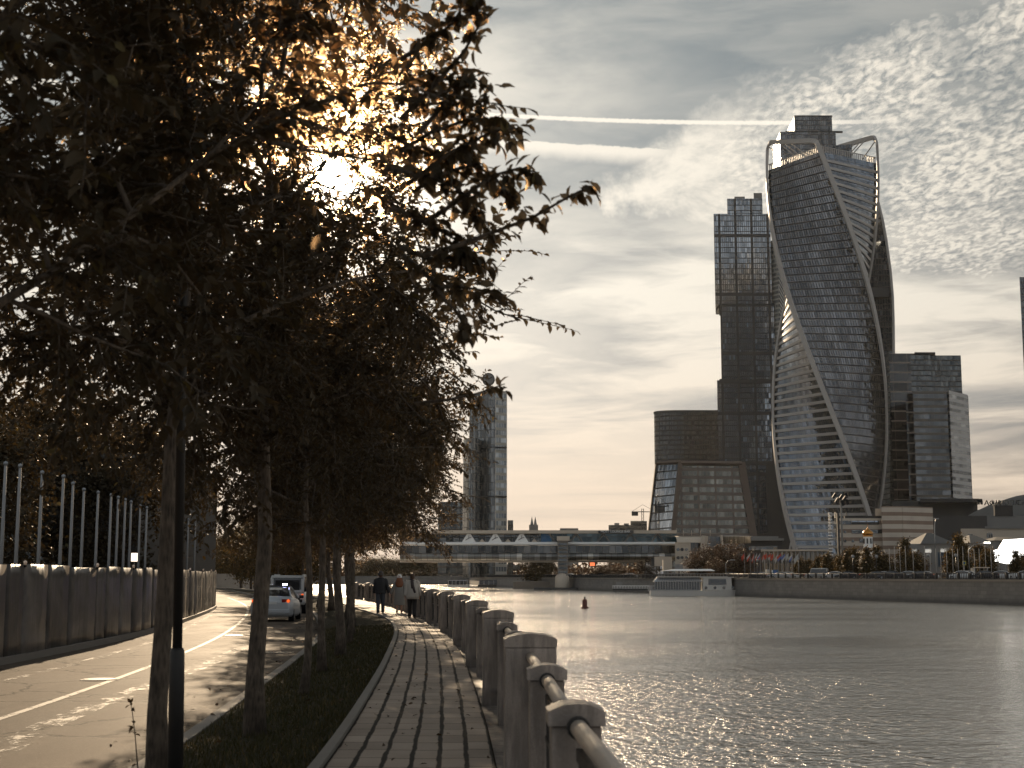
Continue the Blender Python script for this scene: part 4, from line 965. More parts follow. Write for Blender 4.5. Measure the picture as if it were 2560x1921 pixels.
def rear_tower():
    D = 1080; t = thing('rear_skyscraper', 'dark skyscraper whose stepped top rises behind the twisting tower', 'skyscraper')
    def blk(u0, u1, ul, v0, v1, nm, m_):
        vm = (v0 + v1) / 2; x0, x1, xl = X(u0, vm, D), X(u1, vm, D), X(ul, vm, D + 40); mb = MB()
        mb.prism([(x0, D), (x1, D), (x1 + 4, D + 40), (xl, D + 40)], Z(v1, D), Z(v0, D)); mb.build(nm, m_, t)
    blk(1986, 2080, 1966, 291, 330, 'crown_block', facades['tower_b']); blk(1964, 2106, 1946, 330, 1420, 'block', facades['tower_b'])
    mb = MB(); bx(mb, 1985.5, 2080.5, 289, 291.5, D - .4, 3); bx(mb, 1963.5, 2106.5, 328, 330.5, D - .4, 3); mb.build('coping', M['dark_metal'], t)
rear_tower()
def sail_tower():
    D = 930; t = thing('sail_skyscraper', 'dark curved-edge skyscraper half hidden behind the twisting tower, right side', 'skyscraper'); mb = MB()
    prof = [(1420, 2232), (1100, 2233), (1000, 2234), (900, 2232), (800, 2231), (740, 2229), (680, 2224), (600, 2213), (550, 2204), (510, 2194), (484, 2185)]
    rows = []; uvs = []
    for v, u in prof:
        z = Z(v, D); x1 = X(u, v, D); x0 = X(2140, 900, D)
        rows.append([(x0, D + 10, z), (x1, D, z), (x1 - 4, D + 36, z), (x0, D + 36, z)]); uvs.append([(0, z), (x1 - x0, z), (x1 - x0 + 36, z), (2 * (x1 - x0) + 36, z)])
    mb.grid(rows, 0, uvs, smooth=False); mb.face([rows[-1][k] for k in range(4)]); mb.build('block', facades['tower_b'], t)
    mb = MB(); mb.tube([(X(u, v, D) + .5, D - .5, Z(v, D)) for v, u in prof], .9, 6); mb.build('edge_ribbon', M['ribbon'], t)
    mb = MB(); bx(mb, 2150, 2222, 720, 742, D - 1.2, 8); mb.build('plant_floor', M['dark_wall'], t)
    mb = MB(); mb.prism([(X(2213, 1100, 900), 900), (X(2243, 1100, 900), 900), (X(2240, 1100, 900), 925), (X(2205, 1100, 900), 925)], FZ, Z(880, 900), [(X(2226, 900, 900), 900), (X(2232, 900, 900), 900), (X(2232, 900, 900), 925), (X(2220, 900, 900), 925)]); mb.build('glass_wedge', facades['office'], t)
sail_tower()
def banded_towers():
    D = 900
    t = thing('banded_tower', 'broad brown-grey office tower right of the twisting tower', 'skyscraper')
    for a, m_ in (((2286, 2336, 884, 1420, D - 2, 40), facades['office']), ((2336, 2413, 889, 1420, D, 40), facades['office']), ((2232, 2286, 884, 1420, D - 6, 40), facades['bands_dark'])):
        mb = MB(); bx(mb, *a); mb.build('block', m_, t)
    mb = MB(); bx(mb, 2286, 2338, 881, 885, D - 3, 30); mb.build('parapet', M['dark_metal'], t)
    D = 840
    t = thing('banded_tower', 'lower front office tower with pale striped right side', 'skyscraper')
    mb = MB(); bx(mb, 2290, 2376, 978, 1420, D, 40); mb.build('block', facades['bands'], t)
    mb = MB(); x0, x1, x2 = X(2376, 1100, D), X(2424, 1100, D + 22), X(2377, 1100, D); z1 = Z(976, D)
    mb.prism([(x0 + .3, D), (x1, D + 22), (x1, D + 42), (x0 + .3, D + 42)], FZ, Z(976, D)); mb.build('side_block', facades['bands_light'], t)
    mb = MB(); bx(mb, 2272, 2290, 984, 1420, D + 6, 24); mb.build('stair_block', facades['bands_dark'], t)
    mb = MB(); mb.box(x1 + .35, D + 26, (FZ + Z(978, D)) / 2, .7, 5, Z(978, D) - FZ); mb.build('edge_fin', M['dark_wall'], t)
banded_towers()
def drum():
    D = 1150; t = thing('drum_building', 'dark brown curved office block behind the sloping glass building', 'building'); mb = MB()
    x0, x1 = X(1657, 1080, D), X(1805, 1080, D); cx = (x0 + x1) / 2 + 8; hw = (x1 - x0) / 2 + 12; n_ = 24; P = []
    for k in range(n_ + 1):
        g = R(180 + 180 * k / n_); P.append((cx + hw * math.copysign(abs(math.cos(g)) ** .45, math.cos(g)), D + 30 + 14 * math.sin(g)))
    mb.prism(P, FZ, Z(1026, D)); mb.build('block', facades['drum'], t)
    mb = MB(); mb.prism([(cx + (x - cx) * 1.01, D + 30 + (y - D - 30) * 1.01) for x, y in P], Z(1026, D), Z(1020, D)); mb.build('parapet', M['dark_wall'], t)
drum()
mb = MB(); bx(mb, 2566, 2640, 693, 1420, 860, 3); tag(mb.build('dark_tower', facades['tower_b']), 'dark tower edge cut by the right side of the picture', 'skyscraper')

def sloping():
    """frustum of glass with a heavy sloping frame"""
    D = 600; t = thing('sloping_glass_building', 'trapezoid glass building with a sloping brown frame left of the towers', 'building')
    def q(u, v, d): p = pt(u, v, d); return (p.x, p.y, p.z)
    zb = FZ; zt = Z(1147, D)
    def at(u, v, d, z): p = pt(u, v, d); return (p.x, p.y)
    ub = {'A': (1608, 640), 'B': (1672, D), 'C': (1900, D + 6), 'E': (1880, 670)}; ut = {'A': (1640, 625), 'B': (1701, D + 14), 'C': (1853, D + 18), 'E': (1840, 655)}
    bot = [at(ub[k][0], 1440, ub[k][1], 0) for k in 'ABCE']; top = [at(ut[k][0], 1147, ut[k][1], 0) for k in 'ABCE']
    def P(k, f): return Vector((bot[k][0] + (top[k][0] - bot[k][0]) * f, bot[k][1] + (top[k][1] - bot[k][1]) * f, zb + (zt - zb) * f))
    for nm, k0, k1, m_ in (('side_facade', 0, 1, 'blue'), ('front_facade', 1, 2, 'lattice'), ('rear_facade', 2, 3, 'lattice'), ('back_facade', 3, 0, 'lattice')):
        mb = MB(); rows, uv = [], []
        for i in range(9):
            f = i / 8; a, b = P(k0, f), P(k1, f); W = (P(k1, 0) - P(k0, 0)).length; w1 = (b - a).length
            rows.append([a.lerp(b, g / 6) for g in range(7)]); uv.append([((g / 6 - .5) * w1 + 40, f * (zt - zb)) for g in range(7)])
        mb.grid(rows, 0, uv, smooth=False); mb.build(nm, facades[m_], t)
    mb = MB(); mb.face([P(k, 1) for k in range(4)]); mb.build('roof', M['roof_grey'], t)
    fr = MB()
    for k, w_ in ((1, 1.9), (2, 3.1), (0, .5)):
        rows = []
        for f in (0, .5, 1.0):
            p = P(k, f); rows.append([(p.x - w_ / 2, p.y - .9, p.z), (p.x + w_ / 2, p.y - .9, p.z), (p.x + w_ / 2, p.y + 1.5, p.z), (p.x - w_ / 2, p.y + 1.5, p.z)])
        fr.grid(rows, smooth=False, close=True)
    a, b = P(1, 1), P(2, 1); fr.tube([a + Vector((0, -.5, -.8)), b + Vector((0, -.5, -.8))], 1.1, 4, smooth=False); a = P(0, 1); b = P(1, 1); fr.tube([a, b + Vector((0, -.5, -.4))], .9, 4, smooth=False)
    fr.build('frame', M['brown_wall'], t)
sloping()

# ---------------------------------------------------------------- clock tower left of the bridge
def clock_tower():
    D = 620; t = thing('clock_tower_block', 'tall grey glass tower with a round clock on its roof beyond the bridge', 'skyscraper')
    zt = Z(972, D); n_ = 14; x0, xc, x1 = X(1172, 1100, D), X(1238.5, 1100, D), X(1267, 1100, D); P = []
    for k in range(n_ + 1):
        f = k / n_; P.append((x0 + (xc - x0) * f, D + 7 * (1 - math.sin(f * math.pi / 2)) - 0))
    mb = MB(); k0 = [(x, y) for x, y in P] + [(xc + .4, D + 25), (x0, D + 25)]
    for i in range(n_):
        f0, f1 = i / n_, (i + 1) / n_; zz0 = zt - 3.2 * (1 - f0) ** 1.5 * 0 - 2.4 * (1 - f0); zz1 = zt - 2.4 * (1 - f1)
        mb.face([(P[i][0], P[i][1], FZ), (P[i + 1][0], P[i + 1][1], FZ), (P[i + 1][0], P[i + 1][1], zz1), (P[i][0], P[i][1], zz0)])
    mb.face([(P[0][0], D + 25, FZ), (P[0][0], P[0][1], FZ), (P[0][0], P[0][1], zt - 2.4), (P[0][0], D + 25, zt - 2.4)])
    mb.face([(x, y, zt - 2.4 * (1 - i / n_)) for i, (x, y) in enumerate(P)] + [(xc, D + 25, zt), (x0, D + 25, zt - 2.4)])
    mb.build('curved_facade', facades['clock_tower'], t)
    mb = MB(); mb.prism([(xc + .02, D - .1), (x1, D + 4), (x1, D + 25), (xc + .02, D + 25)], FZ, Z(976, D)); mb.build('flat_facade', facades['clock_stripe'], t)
    mb = MB(); bx(mb, 1171.5, 1267.5, 1117, 1119, D - .35, 9); bx(mb, 1171.5, 1267.5, 1240, 1242.5, D - .35, 9); mb.build('plant_floor', M['dark_wall'], t)
    mb = MB(); xa, xb = X(1158, 1250, D), X(1200, 1250, D); P2 = [(xa + (xb - xa) * k / 8, D - 1.5 - 8 * math.sin(k / 8 * math.pi)) for k in range(9)] + [(xb, D + 12), (xa, D + 12)]
    mb.prism(P2, FZ, Z(1100, D), [(x, y) for x, y in P2]); mb.build('lower_wing', facades['clock_tower'], t)
    c = Vector((X(1221, 946, D), D + 4, Z(946, D))); r = 16.0 / F * D
    mb = MB(); mb.tube([c + Vector((0, 1.2, 0)), c + Vector((0, -1.2, 0))], r, 32, smooth=False); o = mb.build('clock', M['roof_grey'], t)
    mb = MB(); mb.tube([c + Vector((0, -1.2, 0)), c + Vector((0, -1.5, 0))], r * .8, 32, smooth=False); mb.build('dial', M['grey_wall'], o)
    mb = MB(); mb.tube([c + Vector((0, -1.7, 0)), c + Vector((r * .62, -1.7, r * .30))], .16, 5); mb.tube([c + Vector((0, -1.7, 0)), c + Vector((-r * .42, -1.7, r * .15))], .2, 5); mb.build('clock_hand', M['dark_metal'], o)
    mb = MB(); mb.box(c.x, c.y, zt - 1 + (c.z - r - zt + 1) / 2, 1.2, 1.2, c.z - r - zt + 2); mb.build('clock_stand', M['dark_metal'], t)
clock_tower()
multi('office_block', 'small dark block just right of the clock tower', 'building', [('block', facades['office'], [(1269, 1283, 1301, 1440, 700, 20)])])
multi('office_block', 'dark block half hidden behind leaves left of the clock tower', 'building', [('block', facades['office'], [(1095, 1157, 1255, 1440, 660, 30)])])
def twin_spires():
    D = 1700; t = thing('twin_spired_building', 'distant building with two pointed spires on the horizon', 'building', (X(1334, 1320, D), D, FZ)); k = D / F
    a = MB(); a.box(0, 6, 30, 22 * k, 12, Z(1312, D) - 30 + 30); a.build('block', M['grey_wall'], t)
    for s in (-1, 1):
        b = MB(); zb = Z(1316, D) - FZ; b.prism([(s * 4.2 * k - 3.6 * k, -3), (s * 4.2 * k + 3.6 * k, -3), (s * 4.2 * k + 3.6 * k, 5), (s * 4.2 * k - 3.6 * k, 5)], 0, zb + 3)
        b.prism([(s * 4.2 * k - 3.6 * k, -3), (s * 4.2 * k + 3.6 * k, -3), (s * 4.2 * k + 3.6 * k, 5), (s * 4.2 * k - 3.6 * k, 5)], zb + 3, Z(1292, D) - FZ, [(s * 4.2 * k - .1, 0), (s * 4.2 * k + .1, 0), (s * 4.2 * k + .1, .2), (s * 4.2 * k - .1, .2)]); b.build('spire', M['grey_wall'], t)
twin_spires()
multi('apartment_block', 'pale distant stepped apartment block on the horizon left of the sloping building', 'building',
      [('block', facades['bands'], [(1522, 1578, 1313, 1440, 1500, 30), (1577, 1618, 1303, 1440, 1480, 30)]), ('roof_plant', M['grey_wall'], [(1536, 1548, 1308, 1313, 1500, 8), (1560, 1572, 1309, 1313, 1500, 8)])])
multi('office_block', 'low distant block just above the bridge roof', 'building', [('block', M['grey_wall'], [(1400, 1446, 1321, 1440, 1400, 30)])])
def crane(label, u, v0, v1, D, jib0, jib1):
    t = thing('tower_crane', label, 'crane'); x = X(u, v1, D); z0, z1 = Z(v1, D), Z(v0, D); w_ = 1.2
    a = MB()
    for sx_ in (-1, 1):
        for sy_ in (-1, 1): a.tube([(x + sx_ * w_ / 2, D + sy_ * w_ / 2, FZ), (x + sx_ * w_ / 2, D + sy_ * w_ / 2, z1)], .14, 4)
    k = 0; z = FZ
    while z < z1: a.tube([(x - w_ / 2 * (-1) ** k, D, z), (x + w_ / 2 * (-1) ** k, D, min(z1, z + 2))], .09, 3); z += 2; k += 1
    a.build('mast', M['dark_metal'], t)
    b = MB(); xa_, xb = X(jib0, v0, D), X(jib1, v0, D); zj = z1 - 2; b.tube([(xa_, D, zj), (xb, D, zj)], .25, 4); b.tube([(xa_, D, zj), (x, D, z1 + 2.5), (xb, D, zj)], .10, 4); b.build('jib', M['dark_metal'], t)
    c = MB(); c.box(xa_ + 2, D, zj - 1.2, 4, 1.5, 2.6); c.build('counterweight', M['dark_wall'], t)
crane('distant tower crane with its jib left of the sloping glass building', 1608, 1272, 1400, 900, 1579, 1640)
crane('thin tower crane standing in front of the sloping blue glass face', 1645, 1253, 1400, 560, 1636, 1672)
# ---------------------------------------------------------------- the covered bridge
def bridge():
    D = 458.0; t = thing('covered_bridge', 'long white and glass covered footbridge with two decks crossing the river', 'bridge')
    def seg(nm, m_, L):
        mb = MB()
        for a in L: bx(mb, *a)
        return mb.build(nm, m_, t)
    seg('roof', M['cream_wall'], [(1000, 1692, 1326, 1334, D - 1, 14)])
    seg('upper_gallery', facades['teal'], [(1352, 1692, 1334.5, 1357, D + 1, 11)])
    seg('terrace_wall', facades['gallery'], [(1000, 1352, 1337, 1358, D + 7, 4)])
    # rounded deck band
    mb = MB(); rows = []
    for u in (1000, 1200, 1400, 1688):
        rows.append([(X(u, 1360, D), D + yy, Z(v, D)) for v, yy in ((1354, 6), (1355, .5), (1358, -.8), (1362, -.6), (1364, .6))])
    mb.grid(rows, smooth=True); mb.build('deck_edge', M['white_paint'], t)
    seg('lower_gallery', facades['gallery'], [(1000, 1688, 1364.3, 1384, D + 1.6, 10)])
    mb = MB(); rows = []; uv = []
    for u in (1000, 1200, 1400, 1688):
        x = X(u, 1390, D); L = [(1383, 1.3), (1385, -.2), (1390, -.8), (1396, -.4), (1400, 1.2), (1401, 4)]
        rows.append([(x, D + yy, Z(v, D)) for v, yy in L]); uv.append([(x, Z(v, D)) for v, yy in L])
    mb.grid(rows, 0, uv, smooth=True); mb.build('curved_belly', facades['gallery2'], t)
    seg('soffit', M['cream_wall'], [(1000, 1680, 1401.5, 1406, D + 3, 8)])
    # white trestles on the open terrace
    for u in (1172, 1238, 1304):
        mb = MB(); x = X(u, 1350, D); z0, z1 = Z(1357, D), Z(1335, D); h = 18 * D / F
        mb.prism([(x - h, D + .2), (x + h, D + .2), (x + h, D + .8), (x - h, D + .8)], z0, z1, [(x - h * .25, D + .2), (x + h * .25, D + .2), (x + h * .25, D + .8), (x - h * .25, D + .8)])
        o = mb.build('trestle', M['white_paint'], t)
        mb = MB(); mb.tube([(x - h * .45, D + .1, z0 + .8), (x + .1, D + .1, z0 + 1.5), (x + h * .35, D + .1, z0 + 1.6)], .10, 4); mb.tube([(x, D + .1, z0 + 1.2), (x, D + .1, z1 - .5)], .07, 4); mb.build('brace', M['dark_metal'], o)
    for u in (1205, 1270, 1336):
        mb = MB(); x = X(u, 1350, D); z0 = Z(1357, D); h = 9 * D / F; mb.prism([(x - h, D + .5), (x + h, D + .5), (x + h, D + 1.5), (x - h, D + 1.5)], z0, Z(1347, D), [(x - .05, D + 1), (x + .05, D + 1), (x + .05, D + 1.1), (x - .05, D + 1.1)]); mb.build('terrace_tent', M['cream_wall'], t)
    seg('blue_panel', M['blue'], [(1353, 1377, 1336, 1356.5, D + .9, 3)])
    for k in range(9):
        x = X(1390 + 34 * k, 1345, D); mb = MB(); mb.tube([(x, D + .8, Z(1357, D)), (x + (2.1 if k % 2 else -2.1), D + .8, Z(1335, D))], .32, 4, smooth=False); mb.build('diagonal', M['grey_wall'], t)
    for k in range(24):
        x = X(1405 + 11.5 * k, 1332, D)
    sg = MB(); bx(sg, 1496, 1584, 1326.5, 1333.5, D - 1.3, .3); o = sg.build('sign_board', M['dark_wall'], t)
    text_obj('MOST LOUNGE BAR', .98, 'lettering', M['white_paint'], o, (X(1501, 1331, D), D - 1.4, Z(1332.3, D)), sx=1.06)
    # pier with stair tower
    seg('pier', M['concrete'], [(1394, 1420, 1343, 1480, D - 6, 5)]); seg('pier_cap', M['cream_wall'], [(1392, 1424, 1341, 1352, D - 6.6, 6.4)])
    mb = MB()
    for k in range(9): bx(mb, 1397, 1417, 1358 + 10 * k, 1363 + 10 * k, D - 6.4, .3)
    mb.build('pier_window', facades['dark_glass'], t)
    mb = MB(); mb.lathe([(0, 5.6), (2.2, 3.0), (2.25, 0), (2.3, -3)], (X(1404, 1460, D), D - 5, WZ + 1.0), 20); mb.build('pier_foot', M['cream_wall'], t)
facades['gallery2'] = facade('belly_panels', (.11, .10, .085), (.05, .045, .04), 1.9, 30, .16, .05, .12, .3, .5, .02)
M['blue'] = simple('blue_panel', (.03, .10, .20), .5)
bridge()
# landing building with round windows
def landing():
    D = 440; t = thing('bridge_head_building', 'pale rounded bridge-head building with rows of round windows', 'building')
    def P(u, v, d=D): p = pt(u, v, d); return p
    mb = MB(); bx(mb, 1688, 1727, 1356, 1441, D, 14); mb.build('wall', M['cream_wall'], t)
    mb = MB(); rows = []
    for u in (1692, 1760):
        x = X(u, 1350, D); rows.append([(x, D + yy, Z(v, D)) for v, yy in ((1357, -.3), (1349, .6), (1342, 3), (1339, 6), (1339, 14))])
    mb.grid(rows); mb.build('curved_roof', M['cream_wall'], t)
    for v in (1374, 1395):
        for u in (1695, 1705, 1716):
            w_ = MB(); c = P(u, v); w_.tube([(c.x, D - .08, c.z), (c.x, D + .2, c.z)], .52, 14, smooth=False); w_.build('round_window', facades['dark_glass'], t)
    mb = MB(); bx(mb, 1726.5, 1746, 1354, 1410, D + .5, 12); mb.build('glass_stair', facades['gallery'], t)
    mb = MB()
    for (u0, v0, u1, v1, wd) in ((1762, 1340, 1747, 1415, 1.0), (1802, 1338, 1808, 1390, .4)):
        a, b = P(u0, v0), P(u1, v1); mb.tube([(a.x, D - .6, a.z), (b.x, D - .6, FZ if wd > .5 else b.z)], wd, 4, smooth=False)
    mb.build('inclined_column', M['cream_wall'], t)
    mb = MB(); a = [P(1759, 1341), P(1803, 1339), P(1808, 1442), P(1750, 1442)]; mb.prism([(a[3].x, D), (a[2].x, D), (a[2].x, D + 12), (a[3].x, D + 12)], FZ, a[0].z, [(a[0].x, D), (a[1].x, D), (a[1].x, D + 12), (a[0].x, D + 12)]); mb.build('glass_front', facades['dark_glass'], t)
    mb = MB(); c = P(1832, 1350, D + 4)
    mb.lathe([(0, 0), (6.3, 0), (6.3, 1.9), (6.9, 2.2), (0, 2.4)], (c.x, D + 8, Z(1357, D)), 20, sy=.6); mb.build('round_pavilion', facades['lit'], t)
    mb = MB(); bx(mb, 1690, 1800, 1332, 1334, D + 4, 5); mb.build('roof_terrace', M['grey_wall'], t)
    for u in (1712, 1733, 1756, 1780):
        mb = MB(); c = P(u, 1336); mb.tube([(c.x, D + 4, c.z - 1), (c.x, D + 4, c.z + 1.3)], .08, 5); mb.build('roof_mast', M['cream_wall'], t)
facades['lit'] = facade('pavilion_glass', (.30, .26, .20), (.35, .30, .24), 1.2, 3, .15, .1, .2, .2, .3, .02)
landing()
multi('kiosk', 'pale kiosk under the bridge head by the river wall', 'kiosk', [('wall', M['cream_wall'], [(1636, 1680, 1392, 1416, 420, 5)]), ('door', M['dark_wall'], [(1628, 1636, 1395, 1416, 420, 5)])])
multi('billboard', 'white poster board on the far bank beside the bridge head', 'billboard', [('board', M['pole_white'], [(1688, 1707, 1411, 1425, 400, .4)]), ('post', M['dark_metal'], [(1696, 1699, 1425, 1440, 400, .4)])])
multi('kiosk', 'pale curved shelter on the far bank left of the poster board', 'kiosk', [('wall', M['cream_wall'], [(1658, 1680, 1400, 1428, 405, 2)]), ('base', M['grey_wall'], [(1660, 1672, 1428, 1441, 405, 2)])])
multi('car_park_hall', 'low dark stepped hall between the sloping building and the twisting tower', 'building',
      [('wall', M['dark_wall'], [(1862, 1956, 1352, 1442, 520, 30)]), ('roof', M['grey_wall'], [(1858, 1960, 1346, 1352, 518, 34), (1868, 1946, 1341, 1346, 520, 20)]), ('window_strip', facades['dark_glass'], [(1872, 1944, 1366, 1376, 519, 1)])])
multi('exhibition_pavilion', 'long low dark glazed pavilion behind the row of flags', 'building',
      [('wall', facades['office'], [(1905, 2078, 1379, 1442, 430, 20)]), ('roof', M['cream_wall'], [(1902, 2080, 1374, 1378.5, 428, 24)])] + [('column', M['grey_metal'], [(1912 + 11 * k, 1913.6 + 11 * k, 1378.5, 1442, 428, .6)]) for k in range(15)])
# striped building, church, and their neighbours
def stripe_mat():
    m, n, o = mat('striped_brick'); uv = n.n.new('ShaderNodeUVMap').outputs[0]; u, v = n.xyz(uv)[:2]
    f = n.m('FRACT', n.m('DIVIDE', v, 1.95)); g = n.m('FRACT', n.m('DIVIDE', v, 1.95 / 6))
    c = n.mix(n.m('LESS_THAN', f, .45), (.42, .37, .31), (.20, .145, .11)); c = n.mul(c, n.m('ADD', .78, n.m('ADD', n.m('MULTIPLY', n.m('GREATER_THAN', g, .8), -.12), n.m('MULTIPLY', n.noise(uv, .35, 5), .45))))
    b = pbsdf(n, c, .8); n.l.new(b.outputs[0], o.inputs[0]); return m
M['stripe'] = stripe_mat()
def striped():
    D = 335; t = thing('striped_building', 'brown and cream striped stepped office building behind the small church', 'building')
    def blk(u0, u1, v0, depth, dd=0, m_=M['stripe'], nm='wall', v1=1440):
        mb = MB(); bx(mb, u0, u1, v0, v1, D + dd, depth); return mb.build(nm, m_, t)
    blk(2098, 2206, 1296, 20); blk(2206, 2258, 1266, 20, -2); 
    mb = MB(); xa_, xb = X(2258, 1340, D - 2), X(2334, 1340, D + 3); mb.prism([(xa_ + .02, D - 2), (xb, D + 3), (xb, D + 20), (xa_ + .02, D + 20)], FZ, Z(1267, D)); mb.build('wall', M['stripe'], t)
    blk(2262, 2345, 1347, 14, -6, M['cream_wall'], 'low_wing')
    def win(u0, u1, v0, v1, dd=0, m_=facades['dark_glass']):
        mb = MB(); bx(mb, u0, u1, v0, v1, D + dd - .12, .3); mb.build('window', m_, t)
    def rwin(u, v, dd=0, r=.34, ry=1.0):
        c = pt(u, v, D + dd); mb = MB(); mb.tube([(c.x, D + dd - .12, c.z), (c.x, D + dd + .2, c.z)], r, 12, smooth=False); mb.build('round_window', facades['dark_glass'], t)
    win(2100, 2128, 1302.5, 1312); win(2129, 2198, 1302.5, 1312, m_=facades['blue']); win(2129, 2204, 1325, 1334); win(2149, 2172, 1347, 1357); win(2160, 2198, 1368, 1376)
    for u in (2112, 2132): rwin(u, 1353); rwin(u, 1374)
    rwin(2112, 1330)
    for v in (1300, 1322): win(2265, 2274, v, v + 10, .3); rwin(2292, v + 5, 1.0); win(2319, 2328, v + 1, v + 9, 3)
    win(2305, 2315, 1282, 1293, 2.2); 
    for k in range(7): win(2278 + 9.3 * k, 2284 + 9.3 * k, 1368, 1377, -6)
    mb = MB(); bx(mb, 2112, 2204, 1290, 1296, D + .4, 1); bx(mb, 2116, 2118, 1280, 1296, D + 1, .5); mb.build('roof_railing', M['dark_metal'], t)
    mb = MB(); bx(mb, 2188, 2206, 1272, 1296, D + 3, 8); mb.build('roof_house', M['cream_wall'], t)
striped()
def church():
    D = 292; t = thing('church', 'small white church with a golden onion dome and green-grey arched roofs', 'church'); k = D / F
    cx = X(2183, 1380, D); 
    def z(v): return Z(v, D)
    mb = MB(); mb.box(cx, D + 4, (FZ + z(1388)) / 2, 58 * k, 8, z(1388) - FZ); mb.build('wall', M['cream_wall'], t)
    mb = MB()
    for s, w_, yy in ((0, 17, 0), (-19, 10, .6), (19, 12, .6)):
        x = cx + s * k; P = []
        for i in range(11): g = R(180 * i / 10); P.append((x + w_ * k * math.cos(g), z(1389) + w_ * k * .95 * math.sin(g) * (1.15 if i == 5 else 1)))
        front = [(a, D + yy - .3, b) for a, b in P]; backp = [(a, D + 8 - yy, b) for a, b in P]
        mb.face(front[::-1]); mb.face(backp); mb.grid([front, backp], smooth=False)
    mb.build('roof', M['roof_grey'], t)
    mb = MB()
    for s, w_, yy in ((0, 13.5, -.45), (-19, 7, .15), (19, 9, .15)):
        x = cx + s * k; P = [(x + w_ * k * math.cos(R(180 * i / 10)), D + yy, z(1390) + w_ * k * .9 * math.sin(R(180 * i / 10))) for i in range(11)]; mb.face(P[::-1]); mb.face([(x + w_ * k, D + yy, z(1390)), (x - w_ * k, D + yy, z(1390)), (x - w_ * k, D + yy, FZ), (x + w_ * k, D + yy, FZ)][::-1])
    mb.build('gable', M['white_paint'], t)
    mb = MB(); mb.lathe([(11.5 * k, z(1375) - z(1341)), (11.5 * k, 0)][::-1] and [(11.5 * k, -(z(1341) - z(1382))), (11.5 * k, 0), (0, .05)], (cx, D + 4, z(1341)), 16, smooth=False); o = mb.build('drum', M['white_paint'], t)
    for i in range(8):
        g = R(22.5 + 45 * i); w_ = MB(); w_.box(cx + 11.6 * k * math.cos(g), D + 4 + 11.6 * k * math.sin(g), z(1352), .15, .3, 13 * k, g); w_.build('window', M['dark_wall'], o)
    mb = MB(); mb.lathe([(11.8 * k, 0), (13.4 * k, 2.5 * k), (13.6 * k, 5 * k), (11.5 * k, 9 * k), (7.5 * k, 12.5 * k), (3 * k, 15.5 * k), (1.0 * k, 18.5 * k), (.5 * k, 20 * k), (0, 20.5 * k)], (cx, D + 4, z(1337)), 24)
    mb.lathe([(0, 0), (12.2 * k, 0), (12.2 * k, 3.6 * k), (0, 3.7 * k)], (cx, D + 4, z(1341)), 20, smooth=False); o = mb.build('dome', M['gold'], t)
    mb = MB(); zz = z(1337) + 20 * k; mb.box(cx, D + 4, zz + .3, .07, .07, .8); mb.box(cx, D + 4, zz + .42, .36, .07, .07); mb.build('cross', M['gold'], o)
M['gold'] = simple('gold_leaf', (.42, .19, .045), .25, .9, var=.1, bumps=0)
church()
def scaffold():
    D = 318; t = thing('light_tower', 'slim lattice tower with bright horizontal bars in front of the twisting tower', 'tower'); k = D / F
    x0, x1 = X(2077, 1340, D), X(2092, 1340, D); a = MB()
    for x in (x0, x1):
        for y in (D, D + 1.3): a.tube([(x, y, FZ), (x, y, Z(1281, D))], .07, 5)
    for v in range(1290, 1440, 18): a.tube([(x0, D, Z(v, D)), (x1, D, Z(v + 16, D))], .05, 4)
    a.build('frame', M['dark_metal'], t)
    for i, v in enumerate(range(1283, 1396, 8)):
        b = MB(); b.box(x0 - .1, D - .1, Z(v, D), 9 * k, .5, .16); b.build('bar', M['white_paint'], t)
    b = MB(); bx(b, 2095, 2100, 1283, 1438, D + 2, .8); b.build('spine', M['dark_wall'], t)
    D = 322; t = thing('floodlight_mast', 'mast with a cluster of tilted floodlights above the striped building roof', 'mast'); c = pt(2102, 1250, D)
    a = MB(); a.tube([(c.x, D, FZ), (c.x, D, c.z)], .22, 8); a.build('pole', M['grey_wall'], t)
    for i, (dx_, dz_) in enumerate(((-1.5, .9), (-.9, -.1), (.0, .6), (.8, .3), (1.3, -.5), (.3, -.7), (1.1, 1.0))):
        b = MB(); b.box(0, 0, 0, .55, .5, 1.25); o = b.build('floodlight', M['black'], t, (c.x + dx_, D - .3, c.z + dz_)); o.rotation_euler = (.3, .55 if i < 4 else -.4, 0)
scaffold()
multi('podium_building', 'dark wide podium under the office towers at the right', 'building', [('wall', M['dark_wall'], [(2330, 2470, 1290, 1430, 520, 40)]), ('rear_block', M['dark_wall'], [(2232, 2444, 1253, 1300, 700, 30)]), ('sloped_roof', M['dark_metal'], [(2300, 2448, 1247, 1256, 690, 40)])])
